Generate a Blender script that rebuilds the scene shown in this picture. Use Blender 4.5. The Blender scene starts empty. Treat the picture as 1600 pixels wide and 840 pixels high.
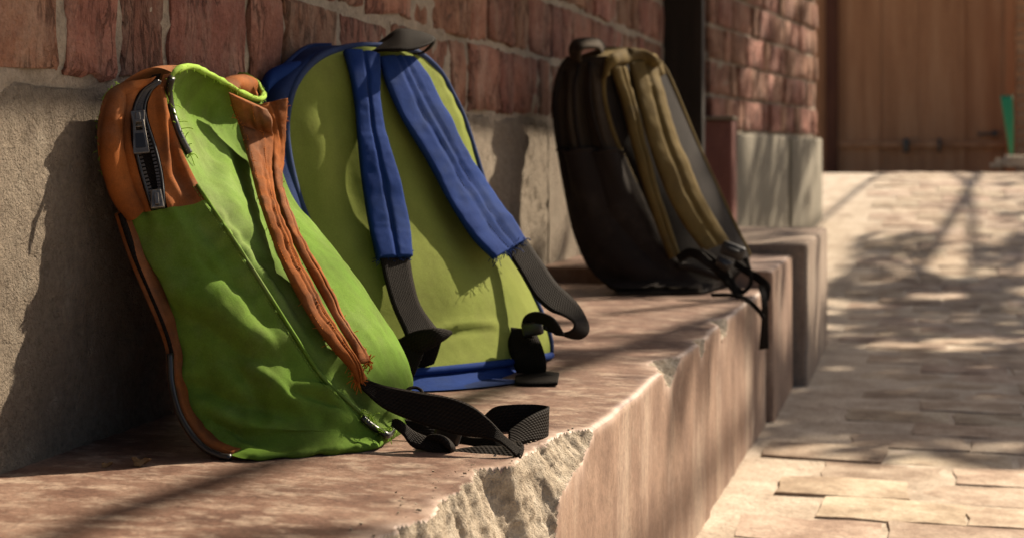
import bpy, math, random
import numpy as np
from mathutils import Vector, Matrix, noise as mnoise
from mathutils.bvhtree import BVHTree

random.seed(7)
rng = np.random.default_rng(7)
S = bpy.context.scene
COL = S.collection
R = math.radians

# ------------------------------------------------------------------ camera
F = 2300.0                       # focal length in pixels of the 1600 px wide photograph
TH = math.atan(640 / F)          # angle between the view direction and the wall
CAM = np.array([0.858, 0.0, 0.61])
cam = bpy.data.cameras.new('camera')
cam.lens = F / 1600 * 36
cam.sensor_width = 36
cam.shift_y = -185 / 1600
cam.clip_start = 0.05
cam.clip_end = 4000
cam.dof.use_dof = True
cam.dof.focus_distance = 1.60
cam.dof.aperture_fstop = 6.8
co = bpy.data.objects.new('camera', cam)
co.location = CAM
co.rotation_euler = (R(90), 0, TH)
COL.objects.link(co)
S.camera = co

# ------------------------------------------------------------------ sky, sun, exposure
SUN = np.array([0.44, 0.65, 0.62]); SUN /= np.linalg.norm(SUN)      # towards the sun
sun_el = math.asin(SUN[2]); sun_az = math.atan2(SUN[0], SUN[1])
W = bpy.data.worlds.new('World'); S.world = W; W.use_nodes = True
wn = W.node_tree
sky = wn.nodes.new('ShaderNodeTexSky'); sky.sky_type = 'NISHITA'; sky.sun_disc = False
sky.sun_elevation = sun_el; sky.sun_rotation = sun_az
sky.dust_density = 4.0; sky.air_density = 1.0; sky.ozone_density = 1.0
bg = wn.nodes['Background']; bg.inputs[1].default_value = 0.056
wn.links.new(sky.outputs[0], bg.inputs[0])
sl = bpy.data.lights.new('sun', 'SUN'); sl.energy = 5.0; sl.angle = R(0.55); sl.color = (1.0, 0.86, 0.68)
so = bpy.data.objects.new('sun', sl)
so.rotation_euler = Vector(SUN).to_track_quat('Z', 'Y').to_euler()
so.location = (3, 8, 8)
COL.objects.link(so)
S.view_settings.view_transform = 'Standard'
S.view_settings.look = 'None'
S.view_settings.exposure = 1.12
S.view_settings.gamma = 1.0
S.cycles.use_denoising = True
S.cycles.max_bounces = 8
S.cycles.caustics_reflective = False
S.cycles.caustics_refractive = False

# ------------------------------------------------------------------ geometry helpers
FW = np.array([-math.sin(TH), math.cos(TH), 0.0]); RT = np.array([math.cos(TH), math.sin(TH), 0.0]); UP = np.array([0, 0, 1.0])
def ray(px, py): return FW + RT * ((px - 800) / F) + UP * ((235 - py) / F)
def UY(px, py, y): d = ray(px, py); return CAM + d * ((y - CAM[1]) / d[1])
def UX(px, py, x): d = ray(px, py); return CAM + d * ((x - CAM[0]) / d[0])
def UB(px, py, z): d = ray(px, py); return CAM + d * ((z - CAM[2]) / d[2])
def proj(P):
    q = np.asarray(P) - CAM; Z = q @ FW
    return np.stack([800 + F * (q @ RT) / Z, 235 - F * q[..., 2] / Z], -1)

def A(*p): return np.array(p, float)
def nrm(v): return v / (np.linalg.norm(v, axis=-1, keepdims=True) + 1e-12)

def cat(pts, n, closed=False):
    """Catmull-Rom through pts, n samples."""
    P = np.asarray(pts, float); m = len(P)
    if m == 2 and not closed:
        t = np.linspace(0, 1, n)[:, None]; return P[0] * (1 - t) + P[1] * t
    t = np.linspace(0, m if closed else m - 1, n, endpoint=not closed)
    i = np.minimum(t.astype(int), (m if closed else m - 1) - 1); f = (t - i)[:, None]
    if closed:
        g = lambda k: P[(i + k) % m]
    else:
        E = np.vstack([2 * P[0] - P[1], P, 2 * P[-1] - P[-2]]); g = lambda k: E[i + k + 1]
    a, b, c, d = g(-1), g(0), g(1), g(2)
    return 0.5 * (2 * b + (c - a) * f + (2 * a - 5 * b + 4 * c - d) * f ** 2 + (3 * b - a - 3 * c + d) * f ** 3)

def _h(ix, iy, iz, s):
    n = (ix * 374761393 + iy * 668265263 + iz * 2147483647 + s * 974711) & 0x7fffffff
    n = ((n ^ (n >> 13)) * 1274126177) & 0x7fffffff
    n = ((n ^ (n >> 16)) * 668265263) & 0x7fffffff
    return ((n ^ (n >> 15)) & 0xffff) / 32767.5 - 1.0
def vnoise(P, scale=1.0, seed=0):
    Q = np.asarray(P, float) * scale + 100.0; I = np.floor(Q).astype(np.int64); f = Q - I; f = f * f * (3 - 2 * f)
    r = 0
    for dx in (0, 1):
        for dy in (0, 1):
            for dz in (0, 1):
                w = (f[..., 0] if dx else 1 - f[..., 0]) * (f[..., 1] if dy else 1 - f[..., 1]) * (f[..., 2] if dz else 1 - f[..., 2])
                r = r + w * _h(I[..., 0] + dx, I[..., 1] + dy, I[..., 2] + dz, seed)
    return r
def fbm(P, scale=1.0, seed=0, o=4):
    r = 0; a = 1.0; t = 0
    for k in range(o):
        r = r + a * vnoise(P, scale * 2 ** k, seed + k * 17); t += a; a *= 0.5
    return r / t

def ridged(P, sc, seed, o=3):
    r = 0; a = 1.0; t = 0
    for k in range(o): r = r + a * (1 - 2 * np.abs(vnoise(P, sc * 2.1 ** k, seed + 13 * k))); t += a; a *= .5
    return r / t
def rotd(G, ang):
    c, s_ = math.cos(ang), math.sin(ang); return np.stack([G[..., 0] * c + G[..., 2] * s_, G[..., 1], -G[..., 0] * s_ + G[..., 2] * c], -1)

# ------------------------------------------------------------------ scene objects helpers
def tag(o, label=None, cat_=None, group=None, kind=None):
    if label: o['label'] = label
    if cat_: o['category'] = cat_
    if group: o['group'] = group
    if kind: o['kind'] = kind
    return o
def thing(name, label, cat_, loc, group=None):
    o = bpy.data.objects.new(name, None); o.empty_display_size = 0.1; o.location = loc
    COL.objects.link(o); tag(o, label, cat_, group); return o
def wloc(o):
    v = Vector((0, 0, 0))
    while o is not None: v = v + o.location; o = o.parent
    return np.array(v)
def wear_attr(o, w):
    a = o.data.attributes.new('wear', 'FLOAT', 'POINT'); a.data.foreach_set('value', np.asarray(w, np.float32))
def mesh_obj(name, V, Fc, mat, parent=None, smooth=True, uv=None, loc=None):
    V = np.asarray(V, float).reshape(-1, 3)
    base = wloc(parent) if parent is not None else np.zeros(3)
    off = np.array(loc) if loc is not None else base
    me = bpy.data.meshes.new(name)
    me.from_pydata((V - off).tolist(), [], [tuple(int(i) for i in f) for f in Fc])
    me.materials.append(mat)
    if smooth: me.polygons.foreach_set('use_smooth', [True] * len(me.polygons))
    if uv is not None:
        l = me.uv_layers.new(name='UVMap'); uv = np.asarray(uv).reshape(-1, 2)
        idx = np.empty(len(me.loops), dtype=np.int32); me.loops.foreach_get('vertex_index', idx)
        l.data.foreach_set('uv', uv[idx].astype(np.float32).ravel())
    me.update()
    o = bpy.data.objects.new(name, me)
    if parent is not None: o.parent = parent
    o.location = off - base
    COL.objects.link(o)
    return o
def grid_faces(n, m, cu=False, cv=False, base=0):
    f = []
    for i in range(n if cv else n - 1):
        for j in range(m if cu else m - 1):
            a = i * m + j; b = i * m + (j + 1) % m; c = ((i + 1) % n) * m + (j + 1) % m; d = ((i + 1) % n) * m + j
            f.append((base + a, base + b, base + c, base + d))
    return f
def grid_uv(G):
    n, m = G.shape[:2]
    u = np.zeros((n, m)); v = np.zeros((n, m))
    u[:, 1:] = np.cumsum(np.linalg.norm(np.diff(G, axis=1), axis=2), axis=1)
    v[1:] = np.cumsum(np.linalg.norm(np.diff(G, axis=0), axis=2), axis=0)
    return np.stack([u, v], -1)
def gnormal(G):
    du = np.gradient(G, axis=1); dv = np.gradient(G, axis=0)
    return nrm(np.cross(du, dv))
def grid_obj(name, G, mat, parent, smooth=True):
    return mesh_obj(name, G.reshape(-1, 3), grid_faces(*G.shape[:2]), mat, parent, smooth, grid_uv(G))

def tube_data(P, r, ns=8, closed=False):
    P = np.asarray(P, float); n = len(P)
    T = nrm(np.gradient(P, axis=0))
    ref = np.array([0.13, 0.21, 0.97]); Ns = []
    N = nrm(np.cross(T[0], ref))
    for i in range(n):
        N = N - T[i] * (N @ T[i]); N = N / (np.linalg.norm(N) + 1e-9); Ns.append(N)
    Ns = np.array(Ns); B = np.cross(T, Ns)
    rr = np.broadcast_to(np.asarray(r, float), (n,))
    a = np.linspace(0, 2 * math.pi, ns, endpoint=False)
    V = P[:, None] + rr[:, None, None] * (np.cos(a)[None, :, None] * Ns[:, None] + np.sin(a)[None, :, None] * B[:, None])
    f = grid_faces(n, ns, cu=True)
    V = V.reshape(-1, 3)
    f.append(tuple(range(ns - 1, -1, -1))); f.append(tuple((n - 1) * ns + k for k in range(ns)))
    L = np.zeros(n); L[1:] = np.cumsum(np.linalg.norm(np.diff(P, axis=0), axis=1))
    uv = np.stack(np.broadcast_arrays(np.linspace(0, 2 * math.pi * np.mean(rr), ns)[None], L[:, None]), -1)
    return V, f, uv
def tube(name, P, r, mat, parent, ns=8):
    V, f, uv = tube_data(P, r, ns); return mesh_obj(name, V, f, mat, parent, True, uv)
def merge(parts):
    Vs = []; Fs = []; Us = []; b = 0
    for d in parts:
        Vs.append(np.asarray(d[0]).reshape(-1, 3)); Fs += [tuple(i + b for i in f) for f in d[1]]
        Us.append(np.asarray(d[2]).reshape(-1, 2) if len(d) > 2 else np.zeros((len(Vs[-1]), 2))); b += len(Vs[-1])
    return np.vstack(Vs), Fs, np.vstack(Us)

def ribbon_data(L, Rr, th=0.002, puff=0.0, nu=9, seams=(), sgn=1, n=None, seamd=0.003, wr=0.0, wsc=40):
    """closed strip between the edge curves L and Rr"""
    L = np.asarray(L, float); Rr = np.asarray(Rr, float)
    if n: L = cat(L, n); Rr = cat(Rr, n)
    n = len(L)
    t = np.linspace(0, 1, nu)
    C = L[:, None] * (1 - t)[None, :, None] + Rr[:, None] * t[None, :, None]
    T = nrm(np.gradient((L + Rr) / 2, axis=0)); N = nrm(np.cross(Rr - L, T)) * sgn
    h = th / 2 + puff * np.sin(math.pi * t) ** 0.6
    for s in seams: h = h - seamd * np.exp(-((t - s) / 0.05) ** 2)
    top = C + N[:, None] * (h[None, :] + wr * fbm(C, wsc, 5, 3) + wr * .8 * ridged(C * A(.35, .35, 1), wsc * .8, 9))[..., None]; bot = C - N[:, None] * (th / 2 + 0.35 * puff * np.sin(math.pi * t) ** 0.6)[None, :, None]
    G = np.concatenate([top, bot[:, ::-1]], axis=1)
    f = grid_faces(n, 2 * nu, cu=True)
    f.append(tuple(range(2 * nu - 1, -1, -1))); f.append(tuple((n - 1) * 2 * nu + k for k in range(2 * nu)))
    w = np.linalg.norm(Rr - L, axis=1)
    ln = np.zeros(n); m = (L + Rr) / 2; ln[1:] = np.cumsum(np.linalg.norm(np.diff(m, axis=0), axis=1))
    uu = np.concatenate([t, t[::-1]])[None] * np.mean(w); uv = np.stack(np.broadcast_arrays(uu + 0 * ln[:, None], ln[:, None] + 0 * uu), -1)
    return G, f, uv
def ribbon(name, L, Rr, mat, parent, **k):
    V, f, uv = ribbon_data(L, Rr, **k); return mesh_obj(name, V, f, mat, parent, True, uv)
def ribbon_cw(name, Cn, Wd, width, mat, parent, n=60, **k):
    """ribbon from a centre line and width directions"""
    Cn = cat(Cn, n); Wd = nrm(cat(Wd, n)); w = cat(np.asarray(width, float)[:, None], n) if np.ndim(width) else width
    return ribbon(name, Cn - Wd * w / 2, Cn + Wd * w / 2, mat, parent, **k)

def box_data(c, s, rot=None, bev=0.0):
    """box with bevelled edges; c centre, s full sizes"""
    import bmesh
    bm = bmesh.new(); bmesh.ops.create_cube(bm, size=1)
    for v in bm.verts: v.co = Vector((v.co.x * s[0], v.co.y * s[1], v.co.z * s[2]))
    if bev > 0: bmesh.ops.bevel(bm, geom=bm.edges[:], offset=bev, segments=2, affect='EDGES', profile=0.6)
    if rot is not None: bm.transform(rot.to_4x4() if len(rot) == 3 else rot)
    bm.verts.ensure_lookup_table()
    V = np.array([v.co[:] for v in bm.verts]) + np.asarray(c); f = [tuple(v.index for v in fc.verts) for fc in bm.faces]
    bm.free(); return V, f

# ------------------------------------------------------------------ materials
def lin(r, g, b):
    return tuple(((c / 255) / 12.92 if c / 255 <= 0.04045 else ((c / 255 + 0.055) / 1.055) ** 2.4) for c in (r, g, b)) + (1,)
class NT:
    def __init__(s, name):
        s.m = bpy.data.materials.new(name); s.m.use_nodes = True; s.t = s.m.node_tree
        s.p = s.t.nodes['Principled BSDF']; s.out = s.t.nodes['Material Output']
    def n(s, typ, **k):
        x = s.t.nodes.new('ShaderNode' + typ)
        for a, v in k.items(): setattr(x, a, v)
        return x
    def l(s, a, b): s.t.links.new(a, b)
    def vec(s, stretch=(1, 1, 1), uv=False, rand=True):
        tc = s.n('TexCoord'); mp = s.n('Mapping'); mp.inputs['Scale'].default_value = stretch
        src = tc.outputs['UV' if uv else 'Object']
        if rand:
            oi = s.n('ObjectInfo'); mul = s.n('MATH' if False else 'Math', operation='MULTIPLY'); mul.inputs[1].default_value = 37.0
            s.l(oi.outputs['Random'], mul.inputs[0])
            ad = s.n('VectorMath', operation='ADD'); s.l(src, ad.inputs[0]); s.l(mul.outputs[0], ad.inputs[1]); src = ad.outputs[0]
        s.l(src, mp.inputs['Vector']); return mp.outputs[0]
    def noise(s, vec, scale, detail=6, rough=0.6, dist=0.0):
        x = s.n('TexNoise'); x.inputs['Scale'].default_value = scale; x.inputs['Detail'].default_value = detail
        x.inputs['Roughness'].default_value = rough; x.inputs['Distortion'].default_value = dist
        s.l(vec, x.inputs['Vector']); return x.outputs[0]
    def ramp(s, fac, stops):
        x = s.n('ValToRGB'); e = x.color_ramp.elements
        while len(e) < len(stops): e.new(0.5)
        for el, (p, c) in zip(e, stops): el.position = p; el.color = c if len(c) == 4 else (*c, 1)
        s.l(fac, x.inputs[0]); return x.outputs[0]
    def mix(s, fac, a, b, mode='MIX'):
        x = s.n('MixRGB', blend_type=mode)
        for v, i in ((fac, 0), (a, 1), (b, 2)):
            if isinstance(v, (int, float)): x.inputs[i].default_value = v
            elif isinstance(v, tuple): x.inputs[i].default_value = v
            else: s.l(v, x.inputs[i])
        return x.outputs[0]
    def bump(s, h, strength, dist, prev=None):
        x = s.n('Bump'); x.inputs['Strength'].default_value = strength; x.inputs['Distance'].default_value = dist
        s.l(h, x.inputs['Height'])
        if prev is not None: s.l(prev, x.inputs['Normal'])
        return x.outputs[0]
    def randval(s, col, lo, hi, huevar=0.0):
        oi = s.n('ObjectInfo'); mr = s.n('MapRange'); mr.inputs[3].default_value = lo; mr.inputs[4].default_value = hi
        s.l(oi.outputs['Random'], mr.inputs[0])
        hs = s.n('HueSaturation'); s.l(mr.outputs[0], hs.inputs['Value']); s.l(col, hs.inputs['Color'])
        if huevar:
            m2 = s.n('Math', operation='MULTIPLY'); m2.inputs[1].default_value = 7.31; s.l(oi.outputs['Random'], m2.inputs[0])
            fr = s.n('Math', operation='FRACT'); s.l(m2.outputs[0], fr.inputs[0])
            mr2 = s.n('MapRange'); mr2.inputs[3].default_value = 0.5 - huevar; mr2.inputs[4].default_value = 0.5 + huevar; s.l(fr.outputs[0], mr2.inputs[0])
            s.l(mr2.outputs[0], hs.inputs['Hue'])
        return hs.outputs[0]
    def fin(s, col, rough=0.85, normal=None, spec=0.3, metal=0.0, sheen=0.0):
        if isinstance(col, tuple): s.p.inputs['Base Color'].default_value = col
        else: s.l(col, s.p.inputs['Base Color'])
        if isinstance(rough, (int, float)): s.p.inputs['Roughness'].default_value = rough
        else: s.l(rough, s.p.inputs['Roughness'])
        s.p.inputs['Specular IOR Level'].default_value = spec; s.p.inputs['Metallic'].default_value = metal
        s.p.inputs['Sheen Weight'].default_value = sheen
        if normal is not None: s.l(normal, s.p.inputs['Normal'])
        return s.m

def solid_noise(name, stops, scale=6, stretch=(1, 1, 1), rough=0.9, b1=(40, 0.5, 0.004), b2=(220, 0.4, 0.001), spec=0.2, rv=None, detail=8, dust=None, wear=None, grain=0.55, gscale=130, crack=None):
    m = NT(name); v = m.vec(stretch)
    c = m.ramp(m.noise(v, scale, detail, 0.65), stops)
    if dust:
        dcol, dscale, lo, hi, dstretch = dust
        f = m.ramp(m.noise(m.vec(dstretch), dscale, 8, 0.7), [(lo, (0, 0, 0)), (hi, (1, 1, 1))]); c = m.mix(f, c, dcol)
    if grain: c = m.mix(grain, c, m.ramp(m.noise(m.vec((1, 1, 1)), gscale, 6, 0.75), [(0.3, (0.45, 0.45, 0.45)), (0.5, (1, 1, 1)), (0.72, (1.45, 1.45, 1.45))]), 'MULTIPLY')
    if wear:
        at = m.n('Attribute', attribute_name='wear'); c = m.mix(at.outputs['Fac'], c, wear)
    if rv: c = m.randval(c, rv[0], rv[1], rv[2])
    vb = m.vec((1, 1, 1)); n = m.bump(m.noise(vb, b1[0], 8, 0.65), b1[1], b1[2])
    if crack:
        k = m.ramp(m.noise(m.vec((1, 1.6, 0.45)), crack, 5, 0.55, 1.2), [(0.455, (1, 1, 1)), (0.485, (0.1, 0.1, 0.1)), (0.515, (0.1, 0.1, 0.1)), (0.545, (1, 1, 1))])
        gate_ = m.ramp(m.noise(vb, 9, 3, 0.5), [(0.46, (1, 1, 1)), (0.56, (0, 0, 0))]); k = m.mix(gate_, k, (1, 1, 1, 1))
        c = m.mix(0.55, c, k, 'MULTIPLY'); n = m.bump(k, 0.9, 0.006, n)
    n = m.bump(m.noise(vb, b2[0], 4, 0.6), b2[1], b2[2], n)
    return m.fin(c, rough, n, spec)

def fabric(name, c1, c2, dirt, transl=0.0, rough=0.85, dscale=9, weave=1500, damt=(0.5, 0.75), sheen=0.0, fade=False):
    m = NT(name); v = m.vec()
    c = m.ramp(m.noise(v, 14, 6, 0.6), [(0.3, c1), (0.7, c2)])
    f = m.ramp(m.noise(v, dscale, 8, 0.7), [(damt[0], (0, 0, 0)), (damt[1], (1, 1, 1))]); c = m.mix(f, c, dirt)
    fd = m.ramp(m.noise(v, 5.5, 7, 0.7), [(0.48, (0, 0, 0)), (0.8, (0.5, 0.5, 0.5))]); c = m.mix(fd, c, m.mix(0.5, c, (0.35, 0.33, 0.25, 1), 'ADD') if fade else c)
    fine = m.noise(v, 650, 4, 0.7); c = m.mix(0.45, c, m.ramp(fine, [(0.3, (0.55, 0.55, 0.55)), (0.7, (1.2, 1.2, 1.2))]), 'MULTIPLY')
    n = m.bump(m.noise(v, weave, 2, 0.5), 0.35, 0.0006); n = m.bump(m.noise(v, 90, 5, 0.6), 0.25, 0.002, n)
    m.fin(c, rough, n, 0.08, sheen=sheen)
    if transl > 0:
        tr = m.n('BsdfTranslucent'); m.l(c, tr.inputs['Color']); m.l(n, tr.inputs['Normal'])
        mx = m.n('MixShader'); mx.inputs[0].default_value = transl
        m.l(m.p.outputs[0], mx.inputs[1]); m.l(tr.outputs[0], mx.inputs[2]); m.l(mx.outputs[0], m.out.inputs[0])
    return m.m

def webbing(name, c1, c2, dust, period=0.0032):
    m = NT(name); tc = m.n('TexCoord')
    w1 = m.n('TexWave', wave_type='BANDS', bands_direction='DIAGONAL'); w1.inputs['Scale'].default_value = 2 * math.pi / (20 * period) * 1.4
    w1.inputs['Distortion'].default_value = 0.4; w1.inputs['Detail'].default_value = 1; m.l(tc.outputs['UV'], w1.inputs['Vector'])
    w2 = m.n('TexWave', wave_type='BANDS', bands_direction='X'); w2.inputs['Scale'].default_value = 2 * math.pi / (20 * period * 0.9)
    m.l(tc.outputs['UV'], w2.inputs['Vector'])
    h = m.mix(0.5, w1.outputs[0], w2.outputs[0])
    v = m.vec(); c = m.mix(m.ramp(m.noise(v, 25, 6, 0.65), [(0.45, (0, 0, 0)), (0.75, (1, 1, 1))]), c1, c2)
    c = m.mix(m.mix(0.35, (0, 0, 0, 1), h), c, dust)
    return m.fin(c, 0.75, m.bump(h, 0.8, 0.0012), 0.06, sheen=0.0)

MT = {}
MT['brick'] = solid_noise('brick_red', [(0.25, (0.13, 0.055, 0.038)), (0.5, (0.21, 0.095, 0.064)), (0.72, (0.29, 0.15, 0.104))], 13, (1, 1, 1), 0.92,
                          (45, 1.0, 0.009), (170, 1.0, 0.0035), rv=(0.84, 1.24, 0.012), crack=20, dust=((0.29, 0.20, 0.15, 1), 18, 0.46, 0.8, (1, 1, 0.35)))
MT['mortar'] = solid_noise('mortar_grey', [(0.3, (0.20, 0.165, 0.125)), (0.7, (0.34, 0.285, 0.22))], 16, (1, 1, 1), 0.95, (60, 0.9, 0.006), (240, 0.7, 0.002))
MT['plaster'] = solid_noise('plaster_cement', [(0.25, (0.20, 0.16, 0.118)), (0.5, (0.28, 0.228, 0.17)), (0.75, (0.355, 0.295, 0.223))], 5, (1, 1, 0.6), 0.95,
                            (75, 1.0, 0.007), (300, 1.0, 0.004), dust=((0.36, 0.31, 0.24, 1), 34, 0.55, 0.75, (1, 1, 0.5)))
MT['plaster_far'] = solid_noise('plaster_weathered', [(0.25, (0.13, 0.115, 0.09)), (0.5, (0.19, 0.17, 0.13)), (0.75, (0.25, 0.22, 0.17))], 4, (1, 1, 0.4), 0.95, (60, 0.6, 0.004), (250, 0.6, 0.002))
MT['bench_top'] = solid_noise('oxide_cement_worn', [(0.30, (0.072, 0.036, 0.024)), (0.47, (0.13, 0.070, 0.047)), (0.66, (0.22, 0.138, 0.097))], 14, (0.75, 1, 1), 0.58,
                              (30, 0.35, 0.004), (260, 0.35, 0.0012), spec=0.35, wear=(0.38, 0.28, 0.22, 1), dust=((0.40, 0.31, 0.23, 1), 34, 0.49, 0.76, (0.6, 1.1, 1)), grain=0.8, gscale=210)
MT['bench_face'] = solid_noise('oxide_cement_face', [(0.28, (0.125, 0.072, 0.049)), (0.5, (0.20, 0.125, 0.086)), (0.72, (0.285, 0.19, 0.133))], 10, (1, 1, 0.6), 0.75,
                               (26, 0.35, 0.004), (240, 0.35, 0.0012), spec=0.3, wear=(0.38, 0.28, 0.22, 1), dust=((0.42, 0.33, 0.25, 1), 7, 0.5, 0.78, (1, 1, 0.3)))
MT['step_cement'] = solid_noise('step_cement', [(0.28, (0.15, 0.105, 0.08)), (0.5, (0.22, 0.165, 0.125)), (0.72, (0.30, 0.24, 0.185))], 7, (1, 1, 0.5), 0.85)
MT['rubble'] = solid_noise('broken_concrete', [(0.3, (0.27, 0.215, 0.155)), (0.5, (0.41, 0.34, 0.255)), (0.7, (0.54, 0.465, 0.365))], 45, (1, 1, 1), 0.97, (160, 1.0, 0.005), (480, 1.0, 0.003))
MT['paver'] = solid_noise('paver_dusty', [(0.3, (0.22, 0.155, 0.11)), (0.5, (0.33, 0.245, 0.175)), (0.7, (0.43, 0.34, 0.25))], 7, (1, 1, 1), 0.95, (30, 0.6, 0.006), (150, 0.5, 0.002),
                          rv=(0.78, 1.08, 0.010), dust=((0.49, 0.405, 0.31, 1), 7, 0.43, 0.70, (1, 1, 1)))
MT['dirt'] = solid_noise('dust_ground', [(0.3, (0.30, 0.235, 0.175)), (0.5, (0.42, 0.345, 0.265)), (0.7, (0.52, 0.44, 0.35))], 9, (1, 1, 1), 0.97, (25, 0.7, 0.01), (140, 0.6, 0.003))
MT['green'] = fabric('cloth_lime', (0.098, 0.184, 0.021, 1), (0.136, 0.235, 0.031, 1), (0.082, 0.105, 0.024, 1), 0.14, damt=(0.45, 0.78), fade=True)
MT['green_edge'] = fabric('binding_lime', (0.22, 0.36, 0.05, 1), (0.30, 0.44, 0.08, 1), (0.15, 0.2, 0.04, 1), 0.0)
MT['orange'] = fabric('cloth_orange', (0.235, 0.068, 0.015, 1), (0.31, 0.098, 0.023, 1), (0.080, 0.036, 0.019, 1), 0.12, dscale=16, damt=(0.40, 0.72), fade=True)
MT['olive'] = fabric('cloth_olive_lime', (0.175, 0.212, 0.042, 1), (0.215, 0.25, 0.054, 1), (0.165, 0.18, 0.044, 1), 0.16)
MT['blue'] = fabric('cloth_blue', (0.007, 0.024, 0.115, 1), (0.011, 0.035, 0.155, 1), (0.015, 0.03, 0.085, 1), 0.08)
MT['navy'] = fabric('cloth_navy', (0.010, 0.020, 0.070, 1), (0.016, 0.032, 0.10, 1), (0.02, 0.025, 0.05, 1), 0.04)
MT['piping_blue'] = fabric('piping_blue_grey', (0.020, 0.034, 0.09, 1), (0.034, 0.052, 0.12, 1), (0.035, 0.042, 0.07, 1), 0.0)
MT['brown'] = fabric('cloth_dark_brown', (0.034, 0.025, 0.017, 1), (0.05, 0.037, 0.025, 1), (0.065, 0.05, 0.035, 1), 0.0)
MT['black_cloth'] = fabric('cloth_black_brown', (0.017, 0.013, 0.011, 1), (0.025, 0.019, 0.0155, 1), (0.042, 0.033, 0.026, 1), 0.0)
MT['khaki'] = fabric('cloth_khaki', (0.095, 0.065, 0.021, 1), (0.135, 0.095, 0.034, 1), (0.07, 0.05, 0.024, 1), 0.0)
MT['mesh_grey'] = fabric('cloth_mesh_grey', (0.018, 0.015, 0.013, 1), (0.026, 0.021, 0.018, 1), (0.035, 0.029, 0.024, 1), 0.0)
MT['fray_green'] = fabric('fray_lime', (0.30, 0.46, 0.06, 1), (0.36, 0.52, 0.1, 1), (0.2, 0.3, 0.05, 1), 0.5)
MT['fray_orange'] = fabric('fray_orange', (0.50, 0.16, 0.03, 1), (0.6, 0.22, 0.05, 1), (0.3, 0.1, 0.03, 1), 0.5)
MT['thread'] = fabric('stitch_thread', (0.20, 0.30, 0.05, 1), (0.24, 0.34, 0.07, 1), (0.14, 0.2, 0.04, 1), 0.2)
MT['thread_blue'] = fabric('stitch_thread_blue', (0.01, 0.02, 0.07, 1), (0.014, 0.03, 0.09, 1), (0.02, 0.03, 0.06, 1), 0.0)
MT['web'] = webbing('webbing_black', (0.007, 0.0055, 0.0045, 1), (0.012, 0.0095, 0.0075, 1), (0.03, 0.023, 0.017, 1))
MT['plastic'] = NT('plastic_black').fin((0.012, 0.011, 0.010, 1), 0.35, None, 0.5)
MT['metal'] = solid_noise('zip_metal', [(0.3, (0.10, 0.088, 0.075)), (0.7, (0.22, 0.195, 0.165))], 60, rough=0.42, b1=(200, 0.2, 0.0006), b2=(600, 0.2, 0.0003), spec=0.5)
MT['metal'].node_tree.nodes['Principled BSDF'].inputs['Metallic'].default_value = 0.85
MT['teeth'] = NT('zip_teeth_dark').fin((0.05, 0.042, 0.035, 1), 0.4, None, 0.5, metal=0.3)
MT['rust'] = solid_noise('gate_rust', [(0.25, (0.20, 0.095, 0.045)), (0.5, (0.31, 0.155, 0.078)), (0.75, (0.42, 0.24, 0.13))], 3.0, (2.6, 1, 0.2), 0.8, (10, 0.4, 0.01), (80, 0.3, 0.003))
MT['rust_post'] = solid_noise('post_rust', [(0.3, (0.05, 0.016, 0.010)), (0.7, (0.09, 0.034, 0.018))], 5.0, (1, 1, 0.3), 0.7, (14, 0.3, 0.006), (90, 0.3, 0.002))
MT['dark_wood'] = solid_noise('door_dark', [(0.3, (0.012, 0.009, 0.007)), (0.7, (0.026, 0.019, 0.014))], 8.0, (3, 3, 0.3), 0.7)
MT['red_paint'] = solid_noise('red_oxide_plinth', [(0.3, (0.14, 0.055, 0.042)), (0.7, (0.22, 0.095, 0.075))], 6.0, (1, 1, 0.4), 0.75)
MT['teal'] = NT('plastic_green').fin((0.02, 0.22, 0.10, 1), 0.45, None, 0.4)
MT['dryleaf'] = solid_noise('dry_leaf', [(0.3, (0.12, 0.07, 0.03)), (0.7, (0.22, 0.14, 0.07))], 40)

#@@STRUCTURE
# ------------------------------------------------------------------ ground and paving
def gz(x, y):
    """height of the courtyard floor: level by the benches, climbing to a crest near the gate"""
    y = np.asarray(y, float); t = np.clip((y - 5.5) / 4.0, 0, 1); d = np.clip((y - 9.7) / 2.5, 0, 1)
    return 0.47 * (t * t * (3 - 2 * t)) - 0.30 * (d * d * (3 - 2 * d))
xs = np.concatenate([np.linspace(-600, -8, 14), np.linspace(-6, 6, 121), np.linspace(8, 600, 14)])
ys = np.concatenate([np.linspace(-600, -6, 14), np.linspace(-4, 14, 181), np.linspace(16, 900, 16)])
GX, GY = np.meshgrid(xs, ys)
GZ = gz(GX, GY) - 0.0058 + 0.0042 * fbm(np.stack([GX, GY, 0 * GX], -1), 2.2, 5) * (np.abs(GX) < 7)
ground = grid_obj('ground', np.stack([GX, GY, GZ], -1), MT['dirt'], None)
tag(ground, kind='structure')

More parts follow.
